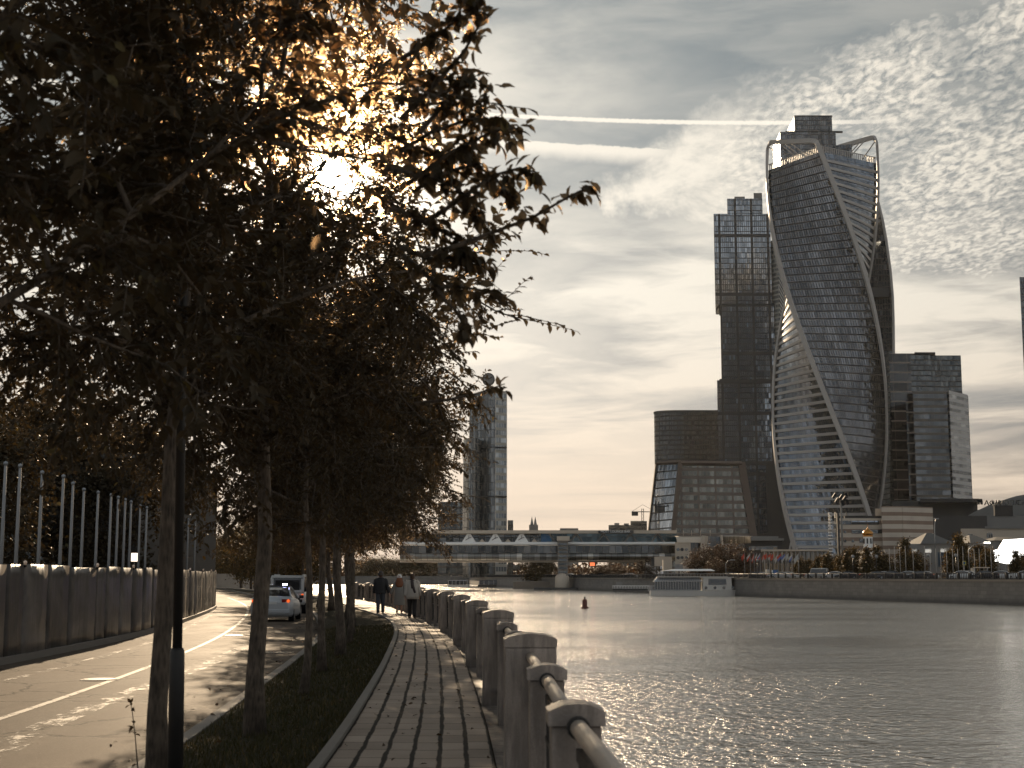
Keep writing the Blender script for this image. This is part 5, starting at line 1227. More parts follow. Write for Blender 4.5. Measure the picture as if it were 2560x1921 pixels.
def mall():
    D = 560; t = thing('mall_building', 'grey shopping mall with a domed roof and roof lettering at the right edge', 'building')
    mb = MB(); bx(mb, 2438, 2760, 1290, 1440, D, 60); mb.build('wall', M['grey_wall'], t)
    mb = MB(); c = X(2752, 1290, D + 30); mb.lathe([(50, 0), (48.5, 1.6), (44, 4.4), (36, 8), (27, 10.8), (14, 13), (0, 13.8)], (c, D + 50, Z(1291, D)), 48, sy=.9); mb.build('dome', M['roof_grey'], t)
    sg = MB(); bx(sg, 2486, 2532, 1264, 1290, D - .5, .8); sg.build('sign_frame', M['dark_metal'], t)
    x = X(2458, 1262, D); zz = Z(1263.5, D)
    text_obj('АФИ', 2.6, 'lettering', M['black'], t, (x, D - 1, zz), bold=True, ext=.15, sx=1.12)
    text_obj('МОЛЛ', 2.6, 'lettering', M['dark_wall'], t, (X(2492, 1262, D), D - 1, zz), ext=.1, sx=1.05); text_obj('City', 2.9, 'lettering', M['dark_wall'], t, (X(2538, 1262, D), D - 1, zz), ext=.1)
    lg = MB()
    for k, (a, w_) in enumerate(((2438, .5), (2441.5, .9), (2445.5, .5), (2449, .9), (2452, .45))):
        p = X(a, 1250, D); lg.prism([(p, D - 1), (p + w_, D - 1), (p + w_, D - .7), (p, D - .7)], Z(1262 if k % 2 else 1257, D), Z(1248, D), [(p - .25, D - 1), (p + w_ - .25, D - 1), (p + w_ - .25, D - .7), (p - .25, D - .7)])
    lg.build('logo', M['black'], t)
mall()
def lowrise():
    D = 360; t = thing('grey_hall', 'low pale grey hall with a shallow roof at the right edge', 'building')
    mb = MB(); bx(mb, 2404, 2760, 1322, 1440, D, 40); mb.build('wall', M['cream_wall'], t)
    mb = MB(); bx(mb, 2462, 2760, 1316, 1322, D - .4, 40); mb.build('parapet', M['grey_wall'], t)
    for k in range(3):
        w_ = MB(); bx(w_, 2468 + 5 * k, 2471 + 5 * k, 1333, 1345, D - .2, .4); w_.build('window', facades['dark_glass'], t)
    w_ = MB(); bx(w_, 2420, 2432, 1336, 1346, D - .2, .4); w_.build('window', facades['dark_glass'], t)
    for nm, lab, u0, u1, v0, vr, Dd, um in (('hip_roof_house', 'grey pavilion with a low pyramid roof behind the flagpoles', 2262, 2420, 1360, 1331, 300, 2343), ('hip_roof_house', 'grey gabled house behind the street lamp at the right', 2425, 2485, 1358, 1336, 296, 2452), ('hip_roof_house', 'grey building with a hipped roof beside the bright panel', 2484, 2620, 1352, 1341, 310, 2520)):
        t = thing(nm, lab, 'building'); mb = MB(); bx(mb, u0, u1, v0, 1440, Dd, 12); mb.build('wall', M['grey_wall'], t)
        x0, x1 = X(u0 - 2, v0, Dd), X(u1 + 2, v0, Dd); xm = X(um, vr, Dd); w2 = (x1 - x0) * (.28 if um == 2343 else .5); mb = MB()
        a0, a1 = (max(x0, xm - w2), min(x1, xm + w2)); mb.prism([(a0, Dd - .6), (a1, Dd - .6), (a1, Dd + 12.6), (a0, Dd + 12.6)], Z(v0, Dd) + .02, Z(vr, Dd), [(xm - .5, Dd + 6), (xm + .5, Dd + 6), (xm + .5, Dd + 7), (xm - .5, Dd + 7)]); mb.build('roof', M['roof_grey'], t)
        for k in range(4):
            uu = u0 + (u1 - u0) * (k + .35) / 4.2; w_ = MB(); bx(w_, uu, uu + (u1 - u0) * .1, v0 + 12, v0 + 22, Dd - .15, .3); w_.build('window', facades['dark_glass'], t)
    mb = MB(); D = 285; bx(mb, 2345, 2384, 1381, 1418, D, 8); tag(mb.build('blue_kiosk', M['blue2']), 'blue-grey glass kiosk behind the flagpoles', 'kiosk')
M['blue2'] = simple('blue_grey', (.06, .09, .12), .4)
lowrise()
def screen():  # plain glowing white panel at the right edge
    D = 270; t = thing('white_panel', 'large glowing white panel at the right edge above the river wall', 'screen'); P = [pt(u, v, D) for u, v in ((2486, 1376), (2497, 1374), (2512, 1350), (2650, 1340), (2650, 1410), (2520, 1410), (2491, 1404))]
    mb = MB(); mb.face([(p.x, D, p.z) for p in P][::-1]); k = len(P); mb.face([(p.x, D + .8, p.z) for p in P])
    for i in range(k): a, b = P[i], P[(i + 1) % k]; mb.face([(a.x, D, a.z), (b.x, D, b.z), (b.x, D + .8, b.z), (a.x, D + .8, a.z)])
    mb.build('display', simple('glowing_white', (.8, .8, .8), .5, bumps=0, emis=(1, .98, .93), es=2.2), t)  # plain white panel with even emission
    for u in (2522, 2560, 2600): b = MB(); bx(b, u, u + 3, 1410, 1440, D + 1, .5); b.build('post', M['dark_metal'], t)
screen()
def arm_lamp(label, u, vt, D, arm, lit=False, grp='tall road lamps on the far bank'):  # lit gives the head an emissive sun glint
    x = X(u, 1440, D); z = Z(vt, D); t = thing('road_lamp', label, 'street lamp', (x, D, FZ), group=grp); h = z - FZ
    a = MB(); a.tube([(0, 0, 0), (0, 0, h * .8), (arm * .3, 0, h * .94), (arm, 0, h)], [.11, .08, .06, .05], 6); a.build('pole', M['grey_metal'], t)
    b = MB(); b.box(arm * 1.08, 0, h - .02, 1.0, .35, .22); b.build('lamp_head', M['lamp_glint'] if lit else M['pole_white'], t)
M['lamp_glint'] = simple('lamp_sun_glint', (.9, .9, .9), .4, bumps=0, emis=(1, .9, .75), es=8)  # sun reflection on an unlit lamp head, put in as emission
arm_lamp('curved road lamp with a sun glint on its head in front of the grey houses', 2424, 1357, 262, 3.2, True)
arm_lamp('road lamp with one arm near the kiosks by the bridge head', 1815, 1400, 345, 1.6); arm_lamp('tall thin road lamp beside the striped building', 2341, 1297, 300, .4)
# ---------------------------------------------------------------- far-bank trees
bA = mass_tree(31, 5.4, 1.7, 3600, .26, 'leaf_far', .12, .10, 'bank_tree', 'cone'); bB = mass_tree(32, 5.0, 2.1, 3600, .28, 'leaf_far', .15, .12, 'bank_tree')
bC = mass_tree(33, 7.0, 3.2, 3600, .30, 'leaf_rust', .10, .16, 'bank_tree')
def pl(src, u, vt, D, label, group, first=None, zb=FZ, wide=1.0):
    h = {bA: 5.4, bB: 5.0, bC: 7.0}[src]; z = Z(vt, D); s_ = (z - zb) / h / .96; loc = (X(u, 1420, D), D, zb)
    if src not in placed:
        placed.add(src); src.location = loc; src.scale = (s_ * wide, s_ * wide, s_); src['label'] = label; src['group'] = group; return src
    return dup(src, loc, rr.random() * 6, label, group, (s_ * wide, s_ * wide, s_))
placed = set()
L = [(bB, 2100, 1398, 285), (bA, 2118, 1384, 280), (bB, 2136, 1380, 284), (bA, 2168, 1378, 276), (bA, 2192, 1376, 279), (bB, 2212, 1392, 281), (bA, 2264, 1360, 288), (bB, 2288, 1388, 277), (bB, 2300, 1398, 285), (bA, 2398, 1350, 282), (bB, 2380, 1384, 280), (bA, 2412, 1372, 280), (bB, 2452, 1372, 272), (bB, 2474, 1382, 266), (bA, 2540, 1384, 258), (bB, 2556, 1392, 262), (bB, 2002, 1402, 340), (bB, 2024, 1405, 336), (bB, 2050, 1398, 330), (bB, 2072, 1392, 310)]
for i, a in enumerate(L): pl(a[0], a[1], a[2], a[3], 'small dark tree behind the far river railing, %s near the striped building' % ORD[i], 'small trees on the far bank')
for i, (u, v, D, w_) in enumerate([(1742, 1384, 385, 1.1), (1768, 1376, 380, 1.2), (1800, 1368, 378, 1.3), (1832, 1366, 375, 1.3), (1858, 1378, 366, 1.1), (1790, 1398, 360, 1.2), (1620, 1400, 430, 1.4), (1495, 1416, 470, 1.6), (1520, 1414, 474, 1.6), (1545, 1414, 478, 1.5)]):
    pl(bC, u, v, D, 'russet tree by the bridge head on the far bank, %s from the right-hand glass front' % ORD[i], 'russet trees by the bridge head', wide=w_)
w1 = mass_tree(40, 9.0, 5.6, 8000, .34, 'leaf_far', .02, .25, 'willow_tree'); w1.location = (X(1338, 1440, 500), 500, .3); w1['label'] = 'broad rounded willow on the low wharf under the bridge'
w2 = dup(w1, (X(1368, 1440, 496), 496, .2), 2.0, 'narrower willow leaning against the bridge pier', scale=(.62, .62, .85))
for i, u in enumerate([960, 990, 1020, 1050, 1085, 930, 905]):
    dup(w1, (X(u, 1440, 790), 790, FZ), i * 1.3, 'hazy tree on the distant bank under the bridge, %s of its group' % ORD[i], 'hazy trees on the distant bank', (1.4, 1.4, rr.uniform(1.0, 1.4)))
def wood():
    rs = np.random.default_rng(77); n = 26000; x = -260 + 620 * rs.random(n); y = 840 + 90 * rs.random(n); hmx = 6.5 + 4.5 * np.array([mnoise.noise(Vector((a * .03, b * .02, 0))) + mnoise.noise(Vector((a * .12, b * .05, 3))) * .6 for a, b in zip(x, y)])
    z = FZ + np.clip(hmx, 2.5, 14) * rs.random(n) ** .7; D = rs.normal(size=(n, 3)); o = leaves_mesh('distant_wood', np.stack([x, y, z], 1), D, 1.5 * (.5 + rs.random(n)), rs, M['leaf_rust'], None, wid=.9)
    tag(o, 'hazy brown mass of trees on the far bank behind the bridge', kind='stuff')
wood()
# distant low buildings and road viaduct seen under the bridge
multi('warehouse', 'pale distant warehouse under the left end of the bridge', 'building', [('wall', M['cream_wall'], [(1050, 1088, 1406, 1438, 820, 20)]), ('door', M['dark_wall'], [(1062, 1080, 1412, 1420, 819, .6)])])
def viaduct():
    D = 800; t = thing('road_viaduct', 'long grey road viaduct with an arch seen under the bridge', 'viaduct'); mb = MB(); bx(mb, 1088, 1300, 1413, 1419, D, 12); bx(mb, 1130, 1300, 1419, 1424, D + 1, 10); mb.build('deck', M['grey_wall'], t)
    mb = MB(); P = [(X(1118 + 90 * k / 16, 1430, D), Z(1441 - 22 * math.sin(math.pi * k / 16), D)) for k in range(17)]
    mb.grid([[(x, D + 2, z) for x, z in P], [(x, D + 2, z + 1.0) for x, z in P], [(x, D + 8, z + 1.0) for x, z in P]], smooth=False); mb.build('arch', M['concrete'], t)
    for k in range(7): mb = MB(); bx(mb, 1205 + 14 * k, 1208 + 14 * k, 1419, 1443, D + 3, 6); mb.build('pillar', M['concrete'], t)
viaduct()
multi('van', 'white box van on the distant bank under the bridge', 'van', [('body', M['white_paint'], [(1189, 1208, 1423, 1436, 780, 3)]), ('logo', M['dark_wall'], [(1195, 1202, 1426, 1430, 779.8, .2)])])
# wharf and pontoons
def wharf():
    mb = MB(); mb.box(X(1345, 1460, 492), 497, (WZ + .2) / 2 - .4, 17, 26, .2 - WZ); tag(mb.build('wharf', M['concrete']), 'low stone wharf in front of the bridge pier', 'wharf')
    mb = MB(); mb.box(X(1390, 1470, 452), 451, WZ + .2, 14, 8, .9); tag(mb.build('pontoon', M['dark_wall']), 'flat dark pontoon at the foot of the bridge pier', 'pontoon')
    D = 340; t = thing('landing_stage', 'dark landing stage with white railing left of the cruise boat', 'pier')
    mb = MB(); bx(mb, 1531, 1632, 1472, 1476, D + 6, 5); mb.build('deck', M['dark_wall'], t); mb = MB()
    for k in range(17): bx(mb, 1533 + 6 * k, 1534.2 + 6 * k, 1474, 1484, D + 6, .4)
    mb.build('piles', M['dark_wall'], t); mb = MB(); bx(mb, 1531, 1632, 1464.5, 1465.6, D + 6, .1)
    for k in range(26): bx(mb, 1532 + 3.9 * k, 1532.6 + 3.9 * k, 1465, 1472, D + 6, .08)
    mb.build('railing', M['white_paint'], t); mb = MB(); bx(mb, 1542, 1556, 1456, 1472, D + 8, 2); mb.build('cabin', M['grey_wall'], t)
wharf()

# ---------------------------------------------------------------- boats and buoy
M['hull'] = simple('boat_hull', (.40, .38, .35), .35, var=.1, scale=.5, bumps=0)
M['boat_glass'] = simple('boat_glass', (.02, .022, .025), .08, bumps=0, spec=1.0)
M['boat_roof'] = simple('boat_roof_glass', (.45, .46, .48), .12, .7, var=.1, bumps=0)
def hull(L, W, H, bow=.25, z0=0.0, flare=.12):
    mb = MB(); rows = []; n_ = 14
    for i in range(n_ + 1):
        f = i / n_; x = L * (f - .5); k = 1.0 if f < 1 - bow else math.sqrt(max(0.0, 1 - ((f - 1 + bow) / bow) ** 2)); k = max(k, .03); h = H * (1 + .35 * max(0, (f - .7) / .3) ** 2)
        w_ = W / 2 * k; rows.append([(x, -w_ * (1 - flare), z0 - .4), (x + (0 if f < .8 else .6 * (f - .8) * 5), -w_, z0 + h), (x + (0 if f < .8 else .6 * (f - .8) * 5), w_, z0 + h), (x, w_ * (1 - flare), z0 - .4)])
    mb.grid(rows, smooth=False, close=True); mb.face(rows[0]); return mb
def cruise():
    D = 312; cx = X(1742, 1470, D); s = 232 / F * D
    t = thing('cruise_boat', 'white river cruise boat with slanted glass roof and upper canopy moored on the far side', 'boat', (cx, D, WZ), -.04)
    hull(s, 5.6, 1.15, .22).build('hull', M['hull'], t); k = D / F; x0 = -s / 2
    def b(nm, m_, u0, u1, z0, z1, w_, tap=1.0, parent=t):
        mb = MB(); mb.box(x0 + (u0 + u1) / 2 * k, 0, (z0 + z1) / 2, (u1 - u0) * k, w_, z1 - z0, tap=tap); return mb.build(nm, m_, parent)
    b('rub_rail', M['pole_white'], 6, 122, 1.16, 1.34, 5.8)
    mb = MB(); mb.box(x0 + 66 * k, 0, 2.2, 112 * k, 4.9, 1.7); cb = mb.build('cabin_windows', M['boat_glass'], t)
    mb = MB()
    for i in range(18): mb.box(x0 + (11 + 6.4 * i) * k, 0, 2.2, .05, 4.94, 1.71)
    mb.build('mullions', M['hull'], cb)
    mb = MB(); xa_, xb = x0 + 8 * k, x0 + 128 * k
    mb.prism([(xa_, -2.6), (xb, -2.6), (xb, 2.6), (xa_, 2.6)], 3.06, 3.95, [(xa_ + .8, -1.5), (xb - .8, -1.5), (xb - .8, 1.5), (xa_ + .8, 1.5)]); rf = mb.build('glass_roof', M['boat_roof'], t)
    mb = MB()
    for i in range(24): x = xa_ + .8 + (xb - xa_ - 1.6) * i / 23; mb.tube([(x, -2.62, 3.08), (x, -1.52, 3.98), (x, 1.52, 3.98)], .035, 4)
    mb.build('roof_bars', M['dark_metal'], rf)
    b('upper_deck', M['hull'], 20, 190, 4.0, 4.15, 4.2)
    mb = MB(); mb.tube([(x0 + 20 * k, -2.0, 4.75), (x0 + 190 * k, -2.0, 4.75)], .05, 5); mb.tube([(x0 + 20 * k, 2.0, 4.75), (x0 + 190 * k, 2.0, 4.75)], .05, 5)
    for i in range(22): mb.tube([(x0 + (20 + 8 * i) * k, -2.0, 4.1), (x0 + (20 + 8 * i) * k, -2.0, 4.75)], .03, 4)
    mb.build('deck_railing', M['pole_white'], t)
    mb = MB(); mb.prism([(x0 + 28 * k, -2.1), (x0 + 160 * k, -2.1), (x0 + 160 * k, 2.1), (x0 + 28 * k, 2.1)], 5.35, 5.75, [(x0 + 62 * k, -1.6), (x0 + 150 * k, -1.6), (x0 + 150 * k, 1.6), (x0 + 62 * k, 1.6)]); mb.build('canopy', M['white_paint'], t)
    mb = MB()
    for i in range(7): mb.tube([(x0 + (40 + 19 * i) * k, -1.9, 4.1), (x0 + (40 + 19 * i) * k, -1.9, 5.4)], .05, 5)
    mb.build('canopy_posts', M['dark_metal'], t)
    b('wheelhouse', M['hull'], 128, 200, 1.2, 3.9, 4.6, .96); b('wheelhouse_window', M['boat_glass'], 142, 186, 2.4, 3.6, 4.75, .97); b('roof_visor', M['hull'], 126, 205, 3.9, 4.05, 5.0)
    for i in range(4):
        mb = MB(); x = x0 + (136 + 22 * i) * k; mb.tube([(x, -2.36, 1.75), (x, -2.3, 1.75)], .32, 12, smooth=False); mb.build('porthole', M['boat_glass'], t)
    mb = MB(); mb.box(x0 + 2 * k, -1.4, 1.7, .7, .8, 1.1); mb.box(x0 - .2 * k, 1.0, 1.3, .7, .8, .8); mb.build('stern_lockers', M['pole_white'], t)
M['cloth_a'] = simple('cloth_a', (.05, .05, .06), .8); M['cloth_b'] = simple('cloth_b', (.35, .3, .26), .8)
cruise()
def small_boat(u, v, wpx, label, dark):
    D = dist(v, WZ); k = D / F; L = wpx * k; t = thing('river_boat', label, 'boat', (X(u, v, D), D, WZ), .02)
    hull(L, 4.2, .8, .2).build('hull', M['dark_wall'] if dark else M['hull'], t)
    mb = MB(); mb.box(-.3, 0, 1.65, L * .84, 3.4, 1.6); mb.build('cabin_windows', M['boat_glass'], t)
    mb = MB(); mb.box(-.2, 0, 2.55, L * (1.15 if dark else .95), 4.0, .22); mb.build('roof', M['roof_grey'] if dark else M['boat_roof'], t)
    for i in range(6): mb = MB(); mb.tube([(-L * .45 + L * .9 * i / 5, -1.8, .8), (-L * .45 + L * .9 * i / 5, -1.8, 2.5)], .08, 5); mb.build('roof_post', M['hull'], t)
small_boat(1145, 1468, 52, 'low glass-roofed river boat on the bright water under the bridge', False)
small_boat(1228, 1467, 66, 'dark flat-roofed barge moored near the wharf', True)
def buoy():
    p = gp(1462, 1521, WZ); t = thing('buoy', 'small rust-red channel buoy floating in mid river', 'buoy', (p.x, p.y, WZ))
    t.scale = (.72, .72, .78); a = MB(); a.lathe([(0, -.2), (.75, -.1), (.78, .18), (.6, .26), (0, .27)], n=20); a.build('float', M['rust'], t)
    a = MB(); a.lathe([(.46, .25), (.46, 1.45), (.40, 1.52), (.22, 1.56)], n=16); a.build('body', M['rust'], t)
    a = MB(); a.lathe([(.14, 1.5), (.14, 1.85), (.24, 1.88), (.24, 1.95), (.1, 2.0), (0, 2.02)], n=12); a.build('top_mark', M['dark_metal'], t)
M['rust'] = simple('rust_red', (.075, .024, .016), .5)
buoy()

# ---------------------------------------------------------------- flags and flagpoles
M['flag_red'] = simple('flag_red', (.36, .05, .025), .7, bumps=0); M['flag_white'] = simple('flag_white', (.36, .36, .35), .7, bumps=0); M['flag_blue'] = simple('flag_blue', (.08, .12, .3), .7, bumps=0)
def flagpole(u, vt, D, label, grp, flag=None):
    z = Z(vt, D); t = thing('flagpole', label, 'flagpole', (X(u, 1430, D), D, FZ), group=grp)
    a = MB(); a.tube([(0, 0, 0), (0, 0, (z - FZ) * .6), (0, 0, z - FZ)], [.07, .055, .04], 6); a.build('pole', M['pole_white'], t)
    if flag:
        h = z - FZ; rows = []; fw_ = rr.uniform(.5, 1.15); dr_ = rr.uniform(.5, 1.4)
        for i in range(7):
            f = i / 6; rows.append([(-fw_ * f + .02, .12 * math.sin(f * 7), h - .15 - dr_ * f), (-fw_ * f * .8 + .02, .14 * math.sin(f * 7 + 1), h - 1.15 - dr_ * f * 1.1)])
        mb = MB()
        for j, m_ in enumerate(flag):
            R2 = [[tuple(np.array(r[0]) + (np.array(r[1]) - np.array(r[0])) * (j + q_) / len(flag)) for q_ in (0, 1)] for r in rows]; mb.grid(R2, j)
        mb.build('flag', [M[m_] for m_ in flag], t)
FL = [(1862, ('flag_red', 'flag_red')), (1876, ('flag_white', 'flag_red')), (1886, ('flag_red', 'flag_white', 'flag_red')), (1893, ('flag_white', 'flag_red')), (1901, ('flag_white', 'flag_blue', 'flag_red')), (1911, ('flag_red', 'flag_white')), (1918, ('flag_red', 'flag_red')), (1929, ('flag_red', 'flag_white')), (1935, ('flag_red', 'flag_red')), (1946, ('flag_white', 'flag_white')), (1954, ('flag_red', 'flag_blue')), (1964, ('flag_blue', 'flag_white')), (1972, ('flag_white', 'flag_white')), (1982, ('flag_white', 'flag_blue')), (1997, ('flag_white', 'flag_white'))]
for i, (u, fl_) in enumerate(FL): flagpole(u, 1382, 345 - i * 1.5, 'flagpole with a small flag by the dark pavilion, %s from the left' % ORD[i], 'flagpoles with flags on the far bank', fl_)
for i, u in enumerate([2225, 2238, 2251, 2265, 2284, 2313, 2327, 2341, 2353, 2368, 2383, 2396, 2409, 2437, 2450, 2465, 2479, 2498, 2514]):
    flagpole(u, 1366 + (6 if u % 3 else 0), 262 - i * .8, 'bare white flagpole on the far bank, %s of the row from the left' % ORD[i], 'bare flagpoles on the far bank')
for i, (u, v) in enumerate([(2133, 1395), (2192, 1395), (2322, 1392), (2391, 1392), (2472, 1392), (1996, 1400), (1894, 1404)]):
    D = 272 if u > 2050 else 335; t = thing('globe_lamp', 'small globe street lamp on the far bank, %s of its kind counting from the church' % ORD[i], 'street lamp', (X(u, 1430, D), D, FZ), group='globe lamps on the far bank')
    h = Z(v, D) - FZ; a = MB(); a.tube([(0, 0, 0), (0, 0, h)], .06, 6); a.build('pole', M['dark_metal'], t); a = MB(); a.lathe([(.05, -.1), (.3, .05), (.34, .3), (.2, .5), (.0, .6)], (0, 0, h), 10); a.build('globe', M['pole_white'], t)
multi('road_sign', 'yellow-edged square crossing sign on the far bank', 'road sign', [('sign_plate', simple('yellow_sign', (.35, .32, .06), .6), [(2407, 2415, 1403, 1413, 255, .1)]), ('sign_face', M['blue'], [(2409, 2413, 1405, 1411, 254.9, .08)]), ('post', M['grey_metal'], [(2410.4, 2411.6, 1413, 1440, 255.2, .1)])])
multi('led_sign', 'small lit advertising screen in white blue and red under the bridge', 'screen', [('display', simple('screen_red', (.5, .1, .05), .5, bumps=0, emis=(1, .22, .08), es=.7), [(1475, 1487, 1406, 1415, 490, .4)]), ('upper_display', simple('screen_white', (.5, .5, .6), .5, bumps=0, emis=(.7, .75, 1), es=.5), [(1477, 1485, 1399, 1406, 490, .4)]), ('frame', M['dark_wall'], [(1471, 1491, 1396, 1417, 490.6, .3)])])
multi('site_screen', 'small white lit panel above the hoarding among the flagpoles', 'screen', [('display', simple('screen_warm', (.8, .7, .6), .5, bumps=0, emis=(1, .8, .62), es=1.2), [(328, 341, 1383, 1404, 60, .2)]), ('post', M['dark_metal'], [(333, 335, 1404, 1440, 60, .12)])])

# ---------------------------------------------------------------- cars
M['car_silver'] = simple('car_silver', (.42, .44, .46), .3, .25, var=.06, bumps=0); M['car_white'] = simple('car_white', (.55, .56, .56), .3, .1, var=.06, bumps=0); M['car_dark'] = simple('car_dark', (.03, .03, .035), .2, .3, var=.06, bumps=0)
M['car_glass'] = simple('car_glass', (.015, .016, .018), .06, bumps=0, spec=1.0)
M['tail'] = simple('tail_light', (.4, .03, .01), .2, bumps=0, emis=(1, .16, .03), es=.55); M['tail_dim'] = simple('tail_light_off', (.16, .01, .008), .25, bumps=0)
M['beacon'] = simple('blue_beacon', (.3, .3, 1), .2, bumps=0, emis=(.5, .5, 1), es=30); M['plate'] = simple('plate', (.6, .6, .58), .5, bumps=0)
def car(name, kind, paint_, L=4.8, W=1.84, H=1.47):
    """rear at y=0, nose towards +y"""
    t = thing(name, None, 'car'); hw = W / 2
    if kind == 'sedan':
        S = [(0.0, .34, .80, .80, .78), (.06, .24, 1.02, .90, .84), (.35, .22, 1.07, .97, .88), (1.0, .22, 1.06, 1.0, .92), (2.4, .20, .98, 1.0, .93), (3.6, .20, .90, .99, .92), (4.4, .22, .78, .93, .86), (4.75, .30, .62, .78, .72)]
        G = [(.72, 1.06, .80), (1.30, 1.34, .69), (1.75, H - .02, .63), (2.4, H, .62), (2.95, 1.40, .64), (3.75, .93, .80)]
    elif kind == 'suv':
        S = [(0.0, .55, .95, .95, .93), (.05, .48, 1.10, .98, .95), (.3, .45, 1.14, 1.0, .96), (2.5, .45, 1.14, 1.0, .96), (3.4, .45, 1.12, .98, .95), (4.4, .48, 1.06, .94, .92), (4.6, .52, .95, .9, .88)]
        G = [(.04, 1.12, .94), (.10, H - .12, .90), (.22, H, .86), (2.9, H, .86), (3.25, H - .08, .88), (3.55, 1.14, .93)]
    mb = MB(); rows = []
    for y, zl, zb_, w1, w2 in S:
        zm = zl + (zb_ - zl) * .55; a = hw * w1; b = hw * w2
        rows.append([(-a * .93, y, zl), (-a, y, zl + .12), (-a, y, zm), (-b, y, zb_ - .04), (-b * .92, y, zb_), (0, y, zb_ + .015), (b * .92, y, zb_), (b, y, zb_ - .04), (a, y, zm), (a, y, zl + .12), (a * .93, y, zl)])
    mb.grid(rows, close=True); mb.face(rows[0]); mb.face(rows[-1][::-1]); mb.build('body', paint_, t)
    mb = MB(); rows = []
    zbase = [1.0 if kind == 'sedan' else 1.1] * len(G)
    for i, (y, z, k) in enumerate(G):
        zz = min(zbase[i], z - .02); lowk = .86 if kind == 'sedan' else .94
        rows.append([(-hw * lowk, y, zz), (-hw * k - .02, y, z - .04), (-hw * k * .9, y, z), (hw * k * .9, y, z), (hw * k + .02, y, z - .04), (hw * lowk, y, zz)])
    mb.grid(rows, smooth=False); mb.face(rows[0][::-1]); g = mb.build('cabin_glass', M['car_glass'], t)
    mb = MB(); rows = []
    for y, z, k in (G[2:5] if kind == 'sedan' else G[1:5]): rows.append([(-hw * k - .03, y, z - .03), (-hw * k * .9, y, z + .015), (hw * k * .9, y, z + .015), (hw * k + .03, y, z - .03)])
    mb.grid(rows); mb.build('roof', paint_, t)
    mb = MB()
    for s in (-1, 1):
        pts = [(s * (hw * k + .015), y, z - .02) for y, z, k in G]; mb.tube([(s * hw * .84, G[0][0], G[0][1])] + pts[1:-1] + [(s * hw * .84, G[-1][0], G[-1][1])], .035 if kind == 'sedan' else .05, 5)
        if kind == 'suv': mb.box(s * hw * .86, .06, 1.45, .14, .10, .72); 
    if kind == 'suv': mb.box(0, .02, 1.16, hw * 1.7, .08, .14); mb.box(0, .10, H - .06, hw * 1.6, .08, .10)
    mb.build('pillars', paint_, t)
    wr = .33 if kind == 'sedan' else .38
    for s in (-1, 1):
        for y in (.95, L - 1.0):
            mb = MB(); x = s * (hw - .12); mb.tube([(x - .11, y, wr), (x + .11, y, wr)], wr, 20, smooth=False); o = mb.build('wheel', M['black'], t)
            mb = MB(); mb.tube([(x + s * .11, y, wr), (x + s * .125, y, wr)], wr * .62, 14, smooth=False); mb.build('rim', M['grey_metal'], o)
        mb = MB(); z = .88 if kind == 'sedan' else .78
        if kind == 'sedan': mb.prism([(s * hw * .50, -.012), (s * hw * .86, .03), (s * hw * .88, .12), (s * hw * .50, .05)], z - .06, z + .075)
        else: mb.box(s * hw * .86, -.02, .92, .12, .06, .20)
        mb.build('tail_light', M['tail_dim'] if kind == 'sedan' else M['tail'], t)
        if kind == 'sedan': mb = MB(); mb.lathe([(.075, 0), (.06, .02), (0, .03)], n=10); o = mb.build('brake_lamp', M['tail'], t, (s * hw * .80, .0, z + .0)); o.rotation_euler = (R(90), 0, 0)
        mb = MB(); mb.box(s * (hw + .09), L * .62, 1.02 if kind == 'sedan' else 1.25, .20, .10, .14 if kind == 'sedan' else .22); bevel(mb.build('mirror', M['car_dark'], t), .03)
    mb = MB(); mb.box(0, -.012, .45 if kind == 'sedan' else .66, W * .86, .05, .16); bevel(mb.build('bumper', paint_ if kind == 'sedan' else M['dark_metal'], t), .02)
    mb = MB(); mb.box(0, -.035 if kind == 'suv' else .0, .80 if kind == 'sedan' else .90, .50, .03, .11); mb.build('number_plate', M['plate'], t)
    if kind == 'suv':
        mb = MB(); mb.box(0, -.015, 1.47, hw * 1.35, .06, .50); mb.build('rear_window', M['car_glass'], t)
        mb = MB(); mb.box(0, -.04, .72, W * .72, .06, .20); mb.build('bumper_insert', M['black'], t)
        mb = MB(); mb.box(-hw * .8, 2, H + .04, .05, 2.6, .05); mb.box(hw * .8, 2, H + .04, .05, 2.6, .05); mb.build('roof_rails', M['white_paint'], t)
    return t
def heading(y): a, b = curve_pts(KERB, [y, y + 4]); return math.atan2(4, b - a) - math.pi / 2
pc = car('police_car', 'sedan', M['car_silver']); pc.location = (X(676, 1550, 61), 61, ROADZ); pc.rotation_euler = (0, 0, heading(60) * .35); pc['label'] = 'silver patrol saloon with lit roof beacon and red tail lights seen from behind'
a = MB(); a.box(0, 2.1, 1.50, 1.15, .30, .06); o = a.build('light_bar', M['dark_metal'], pc)
a = MB(); a.box(.36, 2.1, 1.56, .16, .2, .08); a.build('beacon_lit', M['beacon'], o); a = MB(); a.box(-.36, 2.1, 1.55, .36, .26, .08); a.build('beacon', M['plate'], o)
sv = car('off_road_car', 'suv', M['car_white'], 4.6, 1.82, 1.95); sv.location = (X(717, 1530, 74), 74, ROADZ); sv.rotation_euler = (0, 0, heading(74) * .35); sv['label'] = 'tall white boxy off-road car driving ahead of the patrol car'
t = car('parked_car', 'sedan', M['car_dark']); t.location = (X(1500, 1440, 462), 470, FZ); t.rotation_euler = (0, 0, 1.5); t['label'] = 'dark car on the far embankment road, nearest to the bridge pier'; t['group'] = 'cars on the far embankment road'
t2 = car('parked_car', 'sedan', M['car_white']); t2.location = (X(2118, 1440, 275), 275, FZ); t2.rotation_euler = (0, 0, 1.2); t2['label'] = 'white car on the far embankment below the light tower'; t2['group'] = 'cars on the far embankment road'
